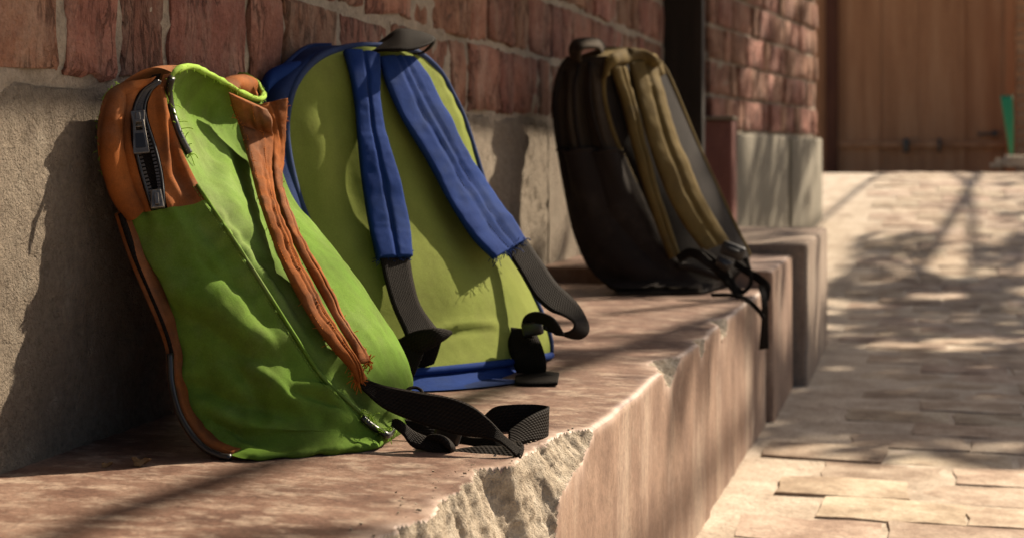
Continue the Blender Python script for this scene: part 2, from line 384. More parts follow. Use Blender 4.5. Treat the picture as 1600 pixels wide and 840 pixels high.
pavement = bpy.data.objects.new('pavement', None); COL.objects.link(pavement); tag(pavement, kind='structure')
def slab_mesh(name, w, d, h, seed, nx=5, ny=4, mat=None):
    """a worn stone: gridded uneven top with rounded rim"""
    r = np.random.default_rng(seed)
    X, Y = np.meshgrid(np.linspace(-.5, .5, nx), np.linspace(-.5, .5, ny))
    jx = r.normal(0, 0.012, X.shape); jy = r.normal(0, 0.016, X.shape)
    e = np.maximum(np.abs(X), np.abs(Y)) > 0.49
    Z = np.where(e, -0.10 * h, 0) + r.normal(0, 0.03 * h, X.shape)
    top = np.stack([(X + jx) * w, (Y + jy) * d, Z], -1)
    V = top.reshape(-1, 3); f = grid_faces(ny, nx)
    rim = [j for j in range(nx)] + [i * nx + nx - 1 for i in range(1, ny)] + [(ny - 1) * nx + j for j in range(nx - 2, -1, -1)] + [i * nx for i in range(ny - 2, 0, -1)]
    low = V[rim] * [1, 1, 0] + [0, 0, -h]; b = len(V)
    k = len(rim); V = np.vstack([V, V[rim], low])
    f += [(b + i, b + k + i, b + k + (i + 1) % k, b + (i + 1) % k) for i in range(k)]
    me = bpy.data.meshes.new(name); me.from_pydata(V.tolist(), [], f); me.materials.append(mat)
    me.polygons.foreach_set('use_smooth', [p_.index < (ny - 1) * (nx - 1) for p_ in me.polygons]); me.update(); return me
pv = [slab_mesh('paver', 0.236, 0.150, 0.03, 40 + k, mat=MT['paver']) for k in range(6)]
row = 0; y = 1.5
while y < 10.2:
    x = 0.58 + (0.12 if row % 2 else 0) + random.uniform(-0.03, 0.03)
    while x < 1.80:
        if not (y > 3.3 and x < 0.66 and y < 4.8):
            o = bpy.data.objects.new('paver', random.choice(pv)); o.parent = pavement
            cx = x + 0.12; z = float(gz(cx, y)); sl_ = float(gz(cx, y + 0.1) - gz(cx, y - 0.1)) / 0.2
            o.location = (cx, y, z + random.uniform(-0.002, 0.002))
            o.rotation_euler = (Matrix.Rotation(math.atan(sl_) + R(random.uniform(-.3, .3)), 3, 'X') @ Matrix.Rotation(R(random.uniform(-.3, .3)), 3, 'Y') @ Matrix.Rotation(R(random.choice((0, 180)) + random.uniform(-2, 2)), 3, 'Z')).to_euler()
            o.scale = (random.uniform(0.96, 1.02), random.uniform(0.95, 1.03), 1)
            COL.objects.link(o)
        x += 0.243
    y += 0.156; row += 1

# ------------------------------------------------------------------ brick walls
def brick_mesh(name, L, H, D, seed, mat):
    """rough hand-made brick: uneven gridded face (+X), crumbled arrises; x depth, y length, z height"""
    r = np.random.default_rng(seed); ny, nz = 7, 6
    Y, Zg = np.meshgrid(np.array([-.5, -.475, -.2, 0.02, .22, .475, .5]), np.array([-.5, -.465, -.15, .15, .465, .5]))
    rim = (np.abs(Y) > 0.49) | (np.abs(Zg) > 0.49)
    X = np.where(rim, -0.0035, 0) + r.normal(0, 0.0014, Y.shape)
    P = np.stack([X, Y * L + r.normal(0, 0.0022, Y.shape), Zg * H + r.normal(0, 0.0022, Y.shape)], -1)
    V = P.reshape(-1, 3); f = grid_faces(nz, ny); nx = ny
    rr = [j for j in range(nx)] + [i * nx + nx - 1 for i in range(1, nz)] + [(nz - 1) * nx + j for j in range(nx - 2, -1, -1)] + [i * nx for i in range(nz - 2, 0, -1)]
    low = V[rr] * [0, 1, 1] + [-D, 0, 0]; b = len(V); k = len(rr); V = np.vstack([V, V[rr], low])
    f += [(b + i, b + k + i, b + k + (i + 1) % k, b + (i + 1) % k) for i in range(k)]
    me = bpy.data.meshes.new(name); me.from_pydata(V.tolist(), [], f); me.materials.append(mat)
    me.polygons.foreach_set('use_smooth', [p_.index < (nz - 1) * (ny - 1) for p_ in me.polygons]); me.update(); return me
BS = [brick_mesh('brick_stretcher', 0.212, 0.131, 0.05, 100 + k, MT['brick']) for k in range(8)]
BH = [brick_mesh('brick_header', 0.100, 0.131, 0.05, 200 + k, MT['brick']) for k in range(8)]
def put_brick(parent, c, length, face_rot, zsc=1.0):
    st = length > 0.155
    o = bpy.data.objects.new('brick', random.choice(BS if st else BH)); o.parent = parent
    o.location = np.asarray(c) - wloc(parent)
    fl = random.choice((0, math.pi))
    o.rotation_euler = (Matrix.Rotation(face_rot + R(random.uniform(-1, 1)), 3, 'Z') @ Matrix.Rotation(R(random.uniform(-1.2, 1.2)), 3, 'Y') @ Matrix.Rotation(fl + R(random.uniform(-0.8, 0.8)), 3, 'X')).to_euler()
    o.scale = (1, length / (0.212 if st else 0.100), zsc * random.uniform(0.975, 1.01)); COL.objects.link(o)
Z0, CH = 0.682, 0.145                       # first course, course height
def wy(px): return float(UX(px, 235, 0.0)[1])

mw = thing('brick_wall', 'long red brick wall with grey cement dado behind the three backpacks', 'wall', (0, 2.8, 0))
YA, YB = 0.25, 5.06
first = [-140, 100, 189, 264, 387, 443, 531]
for c in range(6):
    zc = Z0 + CH * c + CH / 2
    if c == 0:
        e = [wy(p) for p in first]; yy = e[-1]
        spans = list(zip(e[:-1], e[1:]))
    else:
        yy = YA + random.uniform(0, 0.2); spans = []
    st = (c % 2 == 0)
    while yy < YB - 0.09:
        w_ = (0.222 if st else 0.112) * random.uniform(0.96, 1.05)
        if yy + w_ > YB - 0.05: w_ = YB - yy
        spans.append((yy, yy + w_)); yy += w_; st = not st if random.random() > 0.12 else st
    for a, b in spans:
        if b < YA: continue
        put_brick(mw, (random.uniform(-0.004, 0.004), (a + b) / 2, zc + random.uniform(-0.004, 0.004)), b - a - 0.015, 0.0, 0.975)
def mortar_sheet(name, p0, p1, z0, z1, rec, parent, mat, amp=0.006, thick=0.22, du=0.02, dz=0.012):
    p0 = A(*p0); p1 = A(*p1); L = np.linalg.norm(p1 - p0); d = (p1 - p0) / L; nn = A(d[1], -d[0], 0)     # normal to the right of p0->p1
    u = np.linspace(0, L, int(L / du) + 2); z = np.linspace(z0, z1, int((z1 - z0) / dz) + 2)
    G = p0 + d * u[None, :, None] + A(0, 0, 1) * z[:, None, None]
    G = G + nn * (-rec + amp * fbm(G, 18, 3, 4) + 0.5 * amp * vnoise(G, 70, 9))[..., None]
    V = G.reshape(-1, 3); n, m = G.shape[:2]; f = grid_faces(n, m)
    rr = [j for j in range(m)] + [i * m + m - 1 for i in range(1, n)] + [(n - 1) * m + j for j in range(m - 2, -1, -1)] + [i * m for i in range(n - 2, 0, -1)]
    b = len(V); low = V[rr] - nn * thick; V = np.vstack([V, low]); k = len(rr)
    f += [(rr[i], b + i, b + (i + 1) % k, rr[(i + 1) % k]) for i in range(k)]; f.append(tuple(b + i for i in range(k))[::-1])
    return mesh_obj(name, V, f, mat, parent)
mortar_sheet('mortar_bed', (0, YA, 0), (0, YB - 0.012, 0), Z0 - 0.03, Z0 + CH * 6, 0.0050, mw, MT['mortar'], 0.006)
# cement dado: finely gridded, pitted, its top edge climbing unevenly onto the bricks
BZ0 = 0.30
def dado(parent, x, y0, y1, z0, ztop, mat, th=0.004, dy=0.008, dz=0.008, wob=0.012, name='cement_dado'):
    yv = np.linspace(y0, y1, int((y1 - y0) / dy)); t = np.linspace(0, 1, int((ztop - z0) / dz))
    zt = ztop + wob * fbm(np.stack([yv * 0 + 3, yv, yv * 0], -1), 9, 31, 4)
    Y = yv[None, :] + 0 * t[:, None]; Zg = z0 + (zt[None, :] - z0) * t[:, None]
    P = np.stack([x + 0 * Y, Y, Zg], -1)
    pit = np.clip(fbm(P * [1, 1, 0.45], 75, 77, 3) - 0.36, 0, 1) * 0.022
    X = x + th + 0.004 * fbm(P, 9, 41, 4) + 0.0018 * vnoise(P, 90, 5) - pit
    X = X - np.exp(-((zt[None] - Zg) / 0.012) ** 1.0) * 0.006
    X = X + 0.006 * np.exp(-((Zg - BZ0) / 0.02) ** 2) - 0.006
    P[..., 0] = X; V = P.reshape(-1, 3); n, m = P.shape[:2]; f = grid_faces(n, m)
    back = P[-1] * [0, 1, 1] + [x - 0.03, 0, 0.004]; b = len(V); V = np.vstack([V, back])
    f += [((n - 1) * m + j, (n - 1) * m + j + 1, b + j + 1, b + j) for j in range(m - 1)]
    return mesh_obj(name, V, f, mat, parent)
dado(mw, 0.0, YA, 3.4, 0.27, Z0 - 0.002, MT['plaster'], 0.006)
dado(mw, 0.0, 3.41, YB, 0.27, Z0 - 0.002, MT['plaster'], 0.006, 0.02, 0.02, name='cement_dado')
V, f = box_data((-0.13, (YA + YB) / 2, 0.34), (0.22, YB - YA - 0.004, 0.66)); mesh_obj('wall_core', V, f, MT['mortar'], mw, False)

# boarded roof overhang of the building, above the picture: shades the upper wall
EZ, EX = 2.35, 1.215
for k in range(19):
    y0 = -0.6 + k * 0.43
    V, f = box_data((EX / 2 - 0.15, y0 + 0.215, EZ + 0.02 + 0.003 * (k % 2)), (EX + 0.3, 0.424, 0.03), None, 0.003); mesh_obj('eave_board', V, f, MT['dark_wood'], mw, False)
for k in range(7):
    V, f = box_data((EX / 2 - 0.15, -0.4 + k * 1.3, EZ - 0.05), (EX + 0.26, 0.07, 0.10), None, 0.004); mesh_obj('rafter', V, f, MT['dark_wood'], mw, False)
V, f = box_data((-0.13, (YA + YB) / 2, 1.94), (0.22, YB - YA - 0.01, 0.77)); mesh_obj('upper_wall', V, f, MT['brick'], mw, False)

# far pier, slightly turned towards the courtyard
P0 = A(*UY(1110, 235, 5.62)); P1 = A(*UY(1276, 235, 7.72)); P0[2] = P1[2] = 0
pd = (P1 - P0) / np.linalg.norm(P1 - P0); pn = A(pd[1], -pd[0], 0); PL = np.linalg.norm(P1 - P0); prot = math.atan2(pd[1], pd[0]) - math.pi / 2
pw = thing('brick_wall', 'brick wall beyond the dark doorway, near the rusty gate', 'wall', (P0 + P1) / 2)
for c in range(6):
    zc = Z0 + CH * c * 0.93 + CH / 2; u = 0.0; st = c % 2 == 0
    while u < PL - 0.08:
        w_ = (0.222 if st else 0.112) * random.uniform(0.95, 1.06)
        if u + w_ > PL - 0.06: w_ = PL - u
        put_brick(pw, P0 + pd * (u + w_ / 2) + pn * random.uniform(-0.006, 0.008) + A(0, 0, zc), w_ - 0.014, prot, 0.93); u += w_; st = not st
    v = 0.0; st = c % 2 == 1                      # the jamb beside the doorway
    while v < 0.42:
        w_ = (0.222 if st else 0.112)
        put_brick(pw, P0 - pn * (0.055 + v + w_ / 2) - pd * 0.002 + A(0, 0, zc), w_ - 0.014, prot - math.pi / 2, 0.93); v += w_; st = not st
mortar_sheet('mortar_bed', P0 + pd * 0.012, P1 - pd * 0.008, Z0 - 0.03, Z0 + CH * 5.6, 0.010, pw, MT['mortar'], 0.005, 0.5, 0.05, 0.03)
def obox(c0, along, across, z0, z1, la, lb, bev=0.006):
    rot = Matrix(((along[0], across[0], 0), (along[1], across[1], 0), (0, 0, 1)))
    return box_data(A(c0[0], c0[1], (z0 + z1) / 2), (la, lb, z1 - z0), rot, bev)
# weathered dado of the pier, its panel step imitates upright patches of light
for (a, b, pr, zt) in ((0.0, 1.35, 0.020, Z0 - 0.004), (1.355, PL - 0.002, 0.032, Z0 - 0.010)):
    b = min(b, PL)
    V, f = obox(P0 + pd * (a + b) / 2 + pn * (pr / 2 - 0.05), pd, pn, -0.05, zt, b - a, pr + 0.10, 0.012)
    V = V + 0.006 * np.stack([fbm(V, 5, 3), fbm(V, 5, 8), 0 * V[:, 0]], -1)
    mesh_obj('dado_panel', V, f, MT['plaster_far'], pw)
V, f = obox(P0 + pd * PL / 2 - pn * 0.30, pd, pn, -0.05, Z0, PL - 0.02, 0.44, 0.0); mesh_obj('wall_core', V, f, MT['mortar'], pw, False)

# dark door set deep in the doorway
dr = thing('door', 'dark wooden door set deep in the doorway of the brick wall', 'door', (-0.35, 5.3, 0.3))
V, f = box_data((-0.30, 5.30, 1.0), (0.04, 0.70, 1.5), None, 0.004); mesh_obj('door_leaf', V, f, MT['dark_wood'], dr, False)
for yy in (5.10, 5.32, 5.50):
    V, f = box_data((-0.262, yy, 1.0), (0.035, 0.05, 1.5), None, 0.004); mesh_obj('stile', V, f, MT['dark_wood'], dr, False)
V, f = box_data((-0.02, 5.095, 1.0), (0.30, 0.066, 1.5), None, 0.005); mesh_obj('door_frame', V, f, MT['dark_wood'], dr, False)
V, f = box_data((-0.25, 5.3, 0.28), (0.9, 0.50, 0.05), None, 0.004); mesh_obj('threshold', V, f, MT['red_paint'], dr, False)

# red-painted plinth block at the foot of the doorway
pb = UY(1104, 190, 5.42)
rb = thing('plinth_block', 'red oxide painted plinth block at the foot of the dark doorway', 'plinth', (float(pb[0]), 5.45, 0.30))
V, f = box_data((pb[0] - 0.05, 5.45, 0.51), (0.30, 0.14, 0.42), None, 0.010); mesh_obj('block', V, f, MT['red_paint'], rb)
V, f = box_data((pb[0] - 0.05, 5.445, 0.728), (0.31, 0.155, 0.014), None, 0.005); mesh_obj('coping', V, f, MT['plaster'], rb)

# ------------------------------------------------------------------ benches (plinth seats)
BZ = 0.300
def edge_x(y): return 0.503 + 0.0085 * (np.asarray(y) - 1.4) + 0.003 * vnoise(np.stack([0 * y, y, 0 * y], -1), 7, 3) + 0.0015 * vnoise(np.stack([0 * y, y, 0 * y], -1), 23, 8)
CY = [0.2, 0.9, 1.05, 1.114, 1.17, 1.285, 1.375, 1.395, 1.419, 1.445, 1.46, 1.52, 1.559, 1.575, 1.598, 1.612, 2.05, 2.085, 2.12, 2.16, 2.20, 2.215, 2.36, 2.39, 2.42, 2.44, 2.62, 2.66, 2.72, 2.75, 6]
CA = [.06, .07, .064, .060, .050, .055, .058, .040, .031, .031, .030, .031, .030, .026, .012, 0, 0, .016, .028, .026, .010, 0, 0, .012, .014, 0, 0, .024, .028, 0, 0]
CB = [.17, .17, .16, .15, .145, .13, .115, .105, .095, .080, .042, .034, .028, .024, .016, 0, 0, .024, .036, .022, .012, 0, 0, .024, .022, 0, 0, .030, .034, 0, 0]
b1 = thing('plinth_bench', 'long red oxide cement bench with a chipped broken front edge carrying the backpacks', 'bench', (0.25, 1.9, 0.0))
Y1 = 3.36
yv = np.concatenate([np.arange(0.25, 0.95, 0.02), np.arange(0.95, 1.70, 0.0032), np.arange(1.70, 2.85, 0.007), np.arange(2.85, Y1, 0.02)])
st = np.concatenate([np.arange(0, 0.40, 0.016), np.arange(0.40, 0.50, 0.0018)])                       # along the seat (fraction of edge x)
sf = np.concatenate([np.arange(0.0, 0.17, 0.0032), np.arange(0.17, 0.34, 0.02), [0.34]])              # down the face
ex = edge_x(yv); a_ = np.interp(yv, CY, CA); b_ = np.interp(yv, CY, CB)
q = np.stack([0 * yv, yv, 0 * yv], -1)
a_ = np.where(a_ > 0.002, np.maximum(a_ + 0.011 * fbm(q, 55, 12, 4), 0.003), 0); b_ = np.where(b_ > 0.002, np.maximum(b_ + 0.012 * fbm(q, 50, 22, 4), 0.003), 0)
n_t = len(st); ns = n_t + len(sf)
Xp = np.zeros((len(yv), ns)); Zp = np.zeros_like(Xp); ch = np.zeros_like(Xp)
Rr_ = 0.009
for i in range(len(yv)):
    x = np.concatenate([st / 0.5 * ex[i], np.full(len(sf), ex[i])]); z = np.concatenate([np.full(n_t, BZ), BZ - sf])
    # rounded arris
    din = ex[i] - x; dz = BZ - z; k = (din < Rr_) & (dz < Rr_)
    cx, cz = ex[i] - Rr_, BZ - Rr_; vx, vz = x - cx, z - cz; ln = np.sqrt(vx ** 2 + vz ** 2) + 1e-9
    x = np.where(k, cx + vx / ln * Rr_, x); z = np.where(k, cz + vz / ln * Rr_, z)
    if a_[i] > 0:
        din = ex[i] - x; dz = BZ - z
        inside = (din < a_[i]) & (dz < b_[i])
        # parametrise the broken face by angle from the seat boundary to the face boundary
        s = np.clip((dz / b_[i]) * 0.5 + 0.5 - 0.5 * din / a_[i], 0, 1)
        tx = ex[i] - a_[i] * (1 - s) ** 0.95; tz = BZ - b_[i] * s ** 1.15
        sag = 0.07 * min(a_[i], 0.06) * np.sin(math.pi * s)
        x = np.where(inside, tx - sag, x); z = np.where(inside, tz - sag - 0.002, z); ch[i] = inside
    Xp[i] = x; Zp[i] = z
Yp = yv[:, None] + 0 * Xp
G = np.stack([Xp, Yp, Zp], -1)
rough = 0.0034 * fbm(G, 38, 5, 5) + 0.0016 * vnoise(G, 190, 6) + 0.0026 * ridged(G, 55, 44) - 0.002 * np.clip(fbm(G, 33, 55, 3) - 0.15, 0, 1)
N = gnormal(G); N = N * np.sign(N[..., 2:3] + N[..., 0:1])
smooth_d = 0.0022 * fbm(G, 4.5, 15, 3) + 0.0004 * vnoise(G, 60, 4)
G = G + N * np.where(ch > 0, rough, smooth_d)[..., None]
fa = grid_faces(*G.shape[:2]); m_ = G.shape[1]
chf = ch.reshape(-1) > 0
ftop, fface, fbrk = [], [], []
for fc in fa:
    c = sum(chf[i] for i in fc)
    if c >= 3: fbrk.append(fc[::-1])
    elif fc[0] % m_ < n_t + 1: ftop.append(fc[::-1])
    else: fface.append(fc[::-1])
def sub(Vall, fs):
    ids = sorted({i for fc in fs for i in fc}); mp = {k: j for j, k in enumerate(ids)}
    return Vall[ids], [tuple(mp[i] for i in fc) for fc in fs]
Vall = G.reshape(-1, 3)
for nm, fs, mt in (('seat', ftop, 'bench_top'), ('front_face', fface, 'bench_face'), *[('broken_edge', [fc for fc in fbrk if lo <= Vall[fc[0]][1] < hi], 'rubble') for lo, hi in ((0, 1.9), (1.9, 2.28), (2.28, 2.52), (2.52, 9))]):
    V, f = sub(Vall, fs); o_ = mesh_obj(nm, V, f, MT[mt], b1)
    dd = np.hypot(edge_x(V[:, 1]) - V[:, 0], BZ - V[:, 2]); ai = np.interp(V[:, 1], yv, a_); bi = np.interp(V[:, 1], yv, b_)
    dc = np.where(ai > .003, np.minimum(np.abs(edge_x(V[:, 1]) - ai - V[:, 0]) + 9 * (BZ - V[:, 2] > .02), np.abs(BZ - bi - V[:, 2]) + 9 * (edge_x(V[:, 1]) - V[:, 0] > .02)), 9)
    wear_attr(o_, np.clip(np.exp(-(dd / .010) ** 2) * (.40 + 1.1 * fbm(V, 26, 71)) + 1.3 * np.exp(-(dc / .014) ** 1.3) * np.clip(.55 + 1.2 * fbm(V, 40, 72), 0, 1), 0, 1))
[c for c in b1.children if c.name.startswith('broken_edge')][0]['label'] = 'crumbled pale concrete along the broken front edge'
cr_r = np.random.default_rng(5); cp = []
for k in range(55):
    y_ = cr_r.uniform(1.05, 1.62); e_ = float(edge_x(np.array([y_]))[0]) - float(np.interp(y_, CY, CA)); x_ = e_ - abs(cr_r.normal(0, .022)) - .002; z_ = cr_r.uniform(.0004, .0012)
    Vb, fb = box_data((0, 0, 0), (z_ * 2, z_ * 1.6, z_ * 1.3)); Vb = Vb * (1 + .35 * cr_r.normal(0, 1, (len(Vb), 1))) + [x_, y_, BZ + .0015]; cp.append((Vb, fb))
V, f, u = merge(cp); tag(mesh_obj('crumbs', V, f, MT['rubble'], b1, False), kind='stuff')
# end face of the first bench
pr = G[-1]; c0 = len(pr); V = np.vstack([pr, [[0, Y1, -0.05], [0, Y1, BZ - .01]]]); mesh_obj('end_face', V, [tuple(range(len(V)))], MT['bench_face'], b1, False)

def bench_block(label, x1, y0, y1, zt, rad=0.014, ft='bench_top', ff='bench_face'):
    t = thing('plinth_bench', label, 'bench', (x1 / 2, (y0 + y1) / 2, 0))
    V, f = box_data((x1 / 2 - 0.05, (y0 + y1) / 2, zt / 2 - 0.05), (x1 + 0.1, y1 - y0, zt + 0.1), None, rad)
    V = V + 0.004 * np.stack([fbm(V, 3, 3), fbm(V, 3, 8), fbm(V, 3, 9)], -1)
    top = [fc for fc in f if np.mean(V[list(fc)][:, 2]) > zt - rad * 0.4]; rest = [fc for fc in f if fc not in top]
    a, b = sub(V, top); mesh_obj('seat', a, b, MT[ft], t)
    a, b = sub(V, rest); mesh_obj('front_face', a, b, MT[ff], t)
    return t
bench_block('short red cement bench block just past the dark backpack', 0.535, 3.372, 3.90, 0.338)
bench_block('taller cement step block at the foot of the far brick wall', 0.572, 3.912, 4.75, 0.366, ft='step_cement', ff='step_cement')

# ------------------------------------------------------------------ gate at the end of the court
GYY = 14.2
gL = UY(1309, 235, GYY)[0]; gR = UY(1640, 235, GYY)[0]; gbz = 0.10
gate = thing('metal_gate', 'tall rust brown metal gate closing the end of the courtyard', 'gate', ((gL + gR) / 2, GYY, gbz))
nP = 5; pwid = (gR - gL) / nP
for k in range(nP):
    V, f = box_data((gL + pwid * (k + .5), GYY + 0.0205 * (k % 2), gbz + 1.35), (pwid + 0.03, 0.02, 2.8), None, 0.003); mesh_obj('gate_panel', V, f, MT['rust'], gate, False)
zr = float(UY(1400, 226, GYY)[2])
V, f = box_data(((gL + gR) / 2, GYY - 0.035, zr), (gR - gL, 0.045, 0.05), None, 0.006); mesh_obj('rail', V, f, MT['rust'], gate)
for px, w_ in ((1416, 0.055), (1468, 0.03)):
    p = UY(px, 228, GYY - 0.07); V, f = box_data((p[0], p[1], zr - 0.01), (w_, 0.05, 0.13), None, 0.012); mesh_obj('hinge', V, f, MT['plastic'], gate)
p = UY(1540, 210, GYY - 0.03); V, f = box_data(p, (0.14, 0.03, 0.025), None, 0.006); mesh_obj('bolt', V, f, MT['plastic'], gate)
p = UY(1555, 209, GYY - 0.05); V, f = box_data(p, (0.05, 0.05, 0.06), None, 0.012); mesh_obj('bolt_knob', V, f, MT['plastic'], gate)
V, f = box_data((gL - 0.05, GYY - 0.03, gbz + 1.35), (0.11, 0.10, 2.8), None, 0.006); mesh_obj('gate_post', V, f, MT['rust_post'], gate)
V, f = box_data((gL - 0.20, GYY + 0.03, gbz + 1.35), (0.18, 0.10, 2.8), None, 0.006); mesh_obj('gate_post', V, f, MT['rust'], gate)
px0 = UY(1588, 235, GYY - 0.5)
pil = thing('brick_pillar', 'yellowish brown brick pillar at the right end of the rusty gate', 'pillar', (px0[0] + 0.2, GYY - 0.4, gbz))
zb = gbz - 0.02; k = 0
while zb < gbz + 2.3:
    V, f = box_data((px0[0] + 0.20, GYY - 0.40, zb + 0.034), (0.40 + random.uniform(-.008, .008), 0.3, 0.066), None, 0.006)
    mesh_obj('brick', V, f, MT['pillar_brick'] if 'pillar_brick' in MT else MT['rust'], pil); zb += 0.078
V, f = box_data((px0[0] + 0.20, GYY - 0.40, gbz + 1.15), (0.375, 0.28, 2.34)); mesh_obj('mortar_core', V, f, MT['mortar'], pil, False)
MT['wall_far'] = NT('brick_far')
def _far():
    m = MT['wall_far']; tc = m.n('TexCoord'); sx = m.n('SeparateXYZ'); m.l(tc.outputs['Object'], sx.inputs[0]); ad = m.n('Math', operation='ADD'); m.l(sx.outputs[0], ad.inputs[0]); m.l(sx.outputs[1], ad.inputs[1])
    cb = m.n('CombineXYZ'); m.l(ad.outputs[0], cb.inputs[0]); m.l(sx.outputs[2], cb.inputs[1])
    b = m.n('TexBrick'); b.inputs['Scale'].default_value = 1.0; b.inputs['Brick Width'].default_value = .24; b.inputs['Row Height'].default_value = .085; b.inputs['Mortar Size'].default_value = .008
    b.inputs['Color1'].default_value = (.24, .10, .065, 1); b.inputs['Color2'].default_value = (.17, .07, .048, 1); b.inputs['Mortar'].default_value = (.28, .23, .18, 1); m.l(cb.outputs[0], b.inputs['Vector'])
    return m.fin(b.outputs[0], .92, m.bump(b.outputs[1], -.6, .01), .2)
MT['wall_far'] = _far()
V, f = box_data((px0[0] + 2.75, GYY - 0.35, gbz + 1.1), (4.6, 0.23, 2.3), None, .01)
tag(mesh_obj('boundary_wall', V, f, MT['wall_far'], None, False, loc=(px0[0] + 2.75, GYY - 0.35, gbz)), 'brick boundary wall running on from the pillar beside the gate, outside the picture', 'wall')
# narrow green plastic piece and rubble at the foot of the gate
a = UY(1574, 150, 9.95); b = UY(1580, 240, 9.95)
gp = thing('plastic_strip', 'narrow tapering green plastic strip standing by the gate foot', 'plastic strip', (b[0], b[1], b[2]))
L_ = np.array([UY(1563, 150, 9.95), UY(1568, 180, 9.93), UY(1573, 212, 9.93), UY(1577, 242, 9.95), UY(1578, 262, 9.95)])
R_ = np.array([UY(1582, 150, 9.95), UY(1584, 180, 9.93), UY(1584, 212, 9.93), UY(1583, 242, 9.95), UY(1583, 262, 9.95)])
ribbon('blade', L_, R_, MT['teal'], gp, th=0.012, puff=0.008, n=16)
for k, (px, py, s) in enumerate(((1570, 254, .05), (1591, 252, .07), (1556, 259, .035))):
    c = UY(px, py, 9.9); V, f = box_data((0, 0, 0), (s * 2.2, s * 1.5, s), None, s * .2); V = V * (1 + .25 * vnoise(V, 14, k)[:, None]) + c
    rb_ = mesh_obj('rubble_stone', V, f, MT['rubble'], None, False, loc=c)
    tag(rb_, ('pale broken stone at the foot of the green strip', 'larger grey stone right beside the green strip', 'small flat stone in front of the gate')[k], 'stone', 'stones by the gate')
#@@BAGS
# ------------------------------------------------------------------ backpacks: shared loft
def ewin(G):
    u = np.linspace(0, 1, G.shape[1]); v = np.linspace(0, 1, G.shape[0])
    return np.clip(np.minimum(u, 1 - u) * 14, 0, 1)[None, :] * np.clip(np.minimum(v, 1 - v) * 30, 0, 1)[:, None]
def pucker(G, lines, sgn=1):
    """gathers beside a sewn line: (pixel polyline, wavelength px, height m, reach px)"""
    N = gnormal(G) * sgn; P = proj(G); D = np.zeros(G.shape[:2])
    for pts, lam, h, w in lines:
        p = cat(np.asarray(pts, float), 160); L = np.zeros(160); L[1:] = np.cumsum(np.linalg.norm(np.diff(p, axis=0), axis=1))
        d2 = ((P[:, :, None] - p[None, None]) ** 2).sum(-1); k = d2.argmin(-1); d = np.sqrt(d2.min(-1)); q = np.stack([L[k] / 40, d / 60, 0 * d], -1)
        D += h * np.exp(-d / (w * (1 + .6 * vnoise(q, 2.3, 5)))) * np.sin(2 * math.pi * L[k] / lam + 3.0 * vnoise(q, 1.0, 4)) * (.55 + .6 * vnoise(q, .7, 9))
    u = np.linspace(0, 1, G.shape[1]); return G + N * (D * np.clip(np.minimum(u, 1 - u) * 45, 0, 1)[None])[..., None]
def crease(G, lines, sgn=1):
    """raise / sink the surface along folds; lines: (pixel polyline, width px, height m)"""
    N = gnormal(G) * sgn; P = proj(G); D = np.zeros(G.shape[:2])
    for pts, w, h in lines:
        p = cat(np.asarray(pts, float), 60); d2 = ((P[:, :, None] - p[None, None]) ** 2).sum(-1)
        k = d2.argmin(-1); d = np.sqrt(d2.min(-1)); fade = np.sin(math.pi * np.clip((k + 4) / 67, 0, 1)) ** 0.5
        D += h * np.exp(-(d / w) ** 2) * fade
    return G + N * (D * ewin(G))[..., None]
def loft(levels, nv, nu, ng, zfoot=0):
    c = {k: cat([l[k] for l in levels], nv) for k in ('bl', 'br', 'fr', 'fl')}
    bul = cat([l['b'] for l in levels], nv)                    # back, far, front, near
    up = nrm(np.gradient((c['bl'] + c['br'] + c['fr'] + c['fl']) / 4, axis=0))
    wz = np.clip(1 - np.linspace(0, len(levels) - 1, nv) / zfoot, 0, 1)[:, None] if zfoot else 0
    up = nrm(up * (1 - wz) + A(0, 0, 1) * wz)
    out = {}
    for k, (a, b, bi, n, name) in enumerate((('bl', 'br', 0, nu, 'back'), ('br', 'fr', 1, ng, 'far'), ('fr', 'fl', 2, nu, 'front'), ('fl', 'bl', 3, ng, 'near'))):
        t = np.linspace(0, 1, n); Pa, Pb = c[a], c[b]
        o = nrm(np.cross(nrm(Pb - Pa), up))
        G = Pa[:, None] * (1 - t)[None, :, None] + Pb[:, None] * t[None, :, None]
        out[name] = G + o[:, None] * (bul[:, bi][:, None] * np.sin(math.pi * t)[None] ** 0.8)[..., None]
    return c, out
def coons(bk, fr, nr, fa, n=14):
    """surface bounded by curves bk (bl>br), fr (fl>fr), nr (bl>fl), fa (br>fr)"""
    m = len(bk); u = np.linspace(0, 1, m)[None, :, None]; nr = cat(nr, n); fa = cat(fa, n); v = np.linspace(0, 1, n)[:, None, None]
    return (bk[None] * (1 - v) + fr[None] * v) + (nr[:, None] * (1 - u) + fa[:, None] * u) - (bk[0] * (1 - u) * (1 - v) + bk[-1] * u * (1 - v) + fr[0] * (1 - u) * v + fr[-1] * u * v)
def bvh_of(grids):
    V = []; f = []; b = 0
    for G in grids:
        V += G.reshape(-1, 3).tolist(); f += grid_faces(*G.shape[:2], base=b); b += G.shape[0] * G.shape[1]
    return BVHTree.FromPolygons(V, f)
def onto(bvh, pts, off, yfb=None):
    r = []
    for i, p in enumerate(pts):
        d = ray(p[0], p[1]); loc, no, k, ds = bvh.ray_cast(Vector(CAM), Vector(d).normalized())
        o = off[i] if np.ndim(off) else off
        if loc is None:
            r.append(UY(p[0], p[1], p[2] if len(p) > 2 else yfb))
        else:
            no = np.array(no); dh = nrm(d); r.append(np.array(loc) - dh * (o / max(abs(no @ dh), 0.34)))
    return np.array(r)
